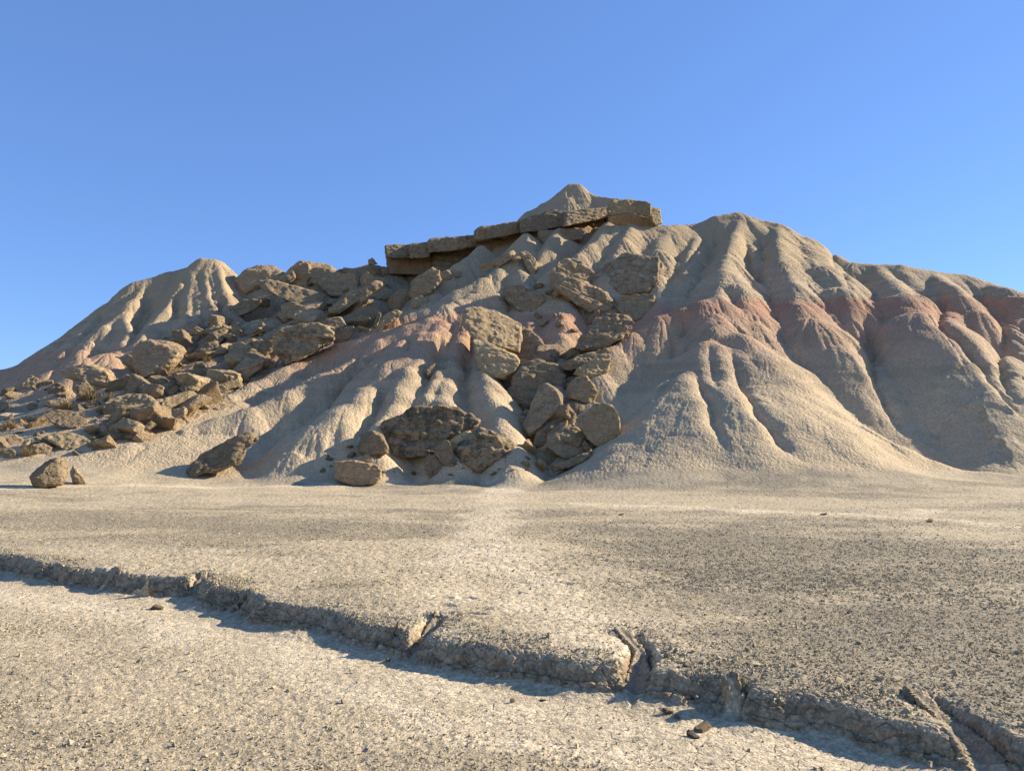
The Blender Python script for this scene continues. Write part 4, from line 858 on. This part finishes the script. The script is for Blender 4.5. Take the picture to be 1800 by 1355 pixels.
for i, (px, py, s, lab) in enumerate(ST):
    s *= .6
    zp = 0.0 if py > 1050 and not (px > 1300 or px == 1104) else .3
    x, y = WZ(px, py, zp)
    z = zat(x, y); x, y = WZ(px, py, z); z = zat(x, y)
    o = link('stone', STONES[i % 5]); o.location = (x, y, z + s * .15); o.scale = (s, s * .8, s * .65); o.rotation_euler = (.1, .2, i * 1.3); tag(o, lab, 'stone', 'single stones on the plain')

# gravel chips and clods: far too many to count
def gravel_mat():
    t = NT('gravel_chips'); tn = t.att('tone')
    c = t.mix(tn, (0.250, 0.199, 0.120), (0.540, 0.432, 0.258)); t.put(t.b.inputs['Base Color'], c); return t.m
def chips(name, n, r0, r1, smin, smax, seed, half=.66, base=.25, label=''):
    g = np.random.default_rng(seed); m = n * 3
    a = g.uniform(-half, half, m); rr = r0 * (r1 / r0) ** g.uniform(0, 1, m)
    x = np.sin(a) * rr; y = np.cos(a) * rr
    z, sd, prof, hl = height(x[None], y[None]); z, sd, prof, hl = z[0], sd[0], prof[0], hl[0]
    k = np.clip(sstep(.20, 1.20, gravel_mask(x, y)), 0, 1) * np.where(sd < 0, .55, 1)
    for w, pts in TRAILS:
        d, _, _ = polyd(x, y, [WZ(q, b, 0 if w in (.22, .10) else .3 if b > 950 else .42) for q, b in pts]); k = k * (1 - .85 * np.exp(-(d / (w * 1.5)) ** 2))
    foot_ = sstep(-1.1, -.45, sd) * (sd < -.03); talus = (sd > .09) & (sd < .55) & (vn2(x / .5, y / .5, 98) > -.3)
    k = (base + (1 - base) * k) * (1 - .75 * foot_); k = np.where(talus, .8, np.where((sd > -.02) & (sd < .09), .12, k)); k *= (hl < .25)
    keep = np.nonzero(g.uniform(0, 1, m) < k)[0][:n]; x, y, z = x[keep], y[keep], z[keep]; n = len(x)
    s = smin * (smax / smin) ** (g.uniform(0, 1, n) ** 2.0); s = np.where(talus[keep], s * 1.25, s)
    V = np.array([[1, 0, 0], [-1, 0, 0], [0, 1, 0], [0, -1, 0], [0, 0, 1], [0, 0, -1]], float)
    T = np.array([[0, 2, 4], [2, 1, 4], [1, 3, 4], [3, 0, 4], [2, 0, 5], [1, 2, 5], [3, 1, 5], [0, 3, 5]])
    V = V[None] * np.array([.55, .45, .36]) + g.normal(size=(n, 6, 3)) * .14
    th = g.uniform(0, 6.283, n); c, s_ = np.cos(th)[:, None], np.sin(th)[:, None]
    VX = V[..., 0] * c - V[..., 1] * s_; VY = V[..., 0] * s_ + V[..., 1] * c; VZ = V[..., 2] + V[..., 0] * g.normal(size=(n, 1)) * .25
    co = np.stack([VX * s[:, None] + x[:, None], VY * s[:, None] + y[:, None], VZ * s[:, None] + z[:, None] + .18 * s[:, None]], -1)
    fa = (T[None] + (np.arange(n) * 6)[:, None, None]).reshape(-1, 3)
    me = mesh_np(name, co.reshape(-1, 3), fa, False); attr(me, 'tone', np.repeat(g.uniform(0, 1, n) ** 1.2, 6))
    o = link(name, me, GM); tag(o, label, 'gravel', None, 'stuff')
GM = gravel_mat()
chips('gravel', 80000, 3.0, 9.5, .005, .020, 31, base=.14, label='fine gravel and clods over the nearer plain and wash')
chips('far_gravel', 80000, 8, 29, .009, .028, 32, base=.12, label='grey gravel spread over the farther plain up to the hills')
chips('clods', 1200, 3.0, 14, .022, .045, 33, base=.2, label='scattered larger clods of dry mud on the plain')
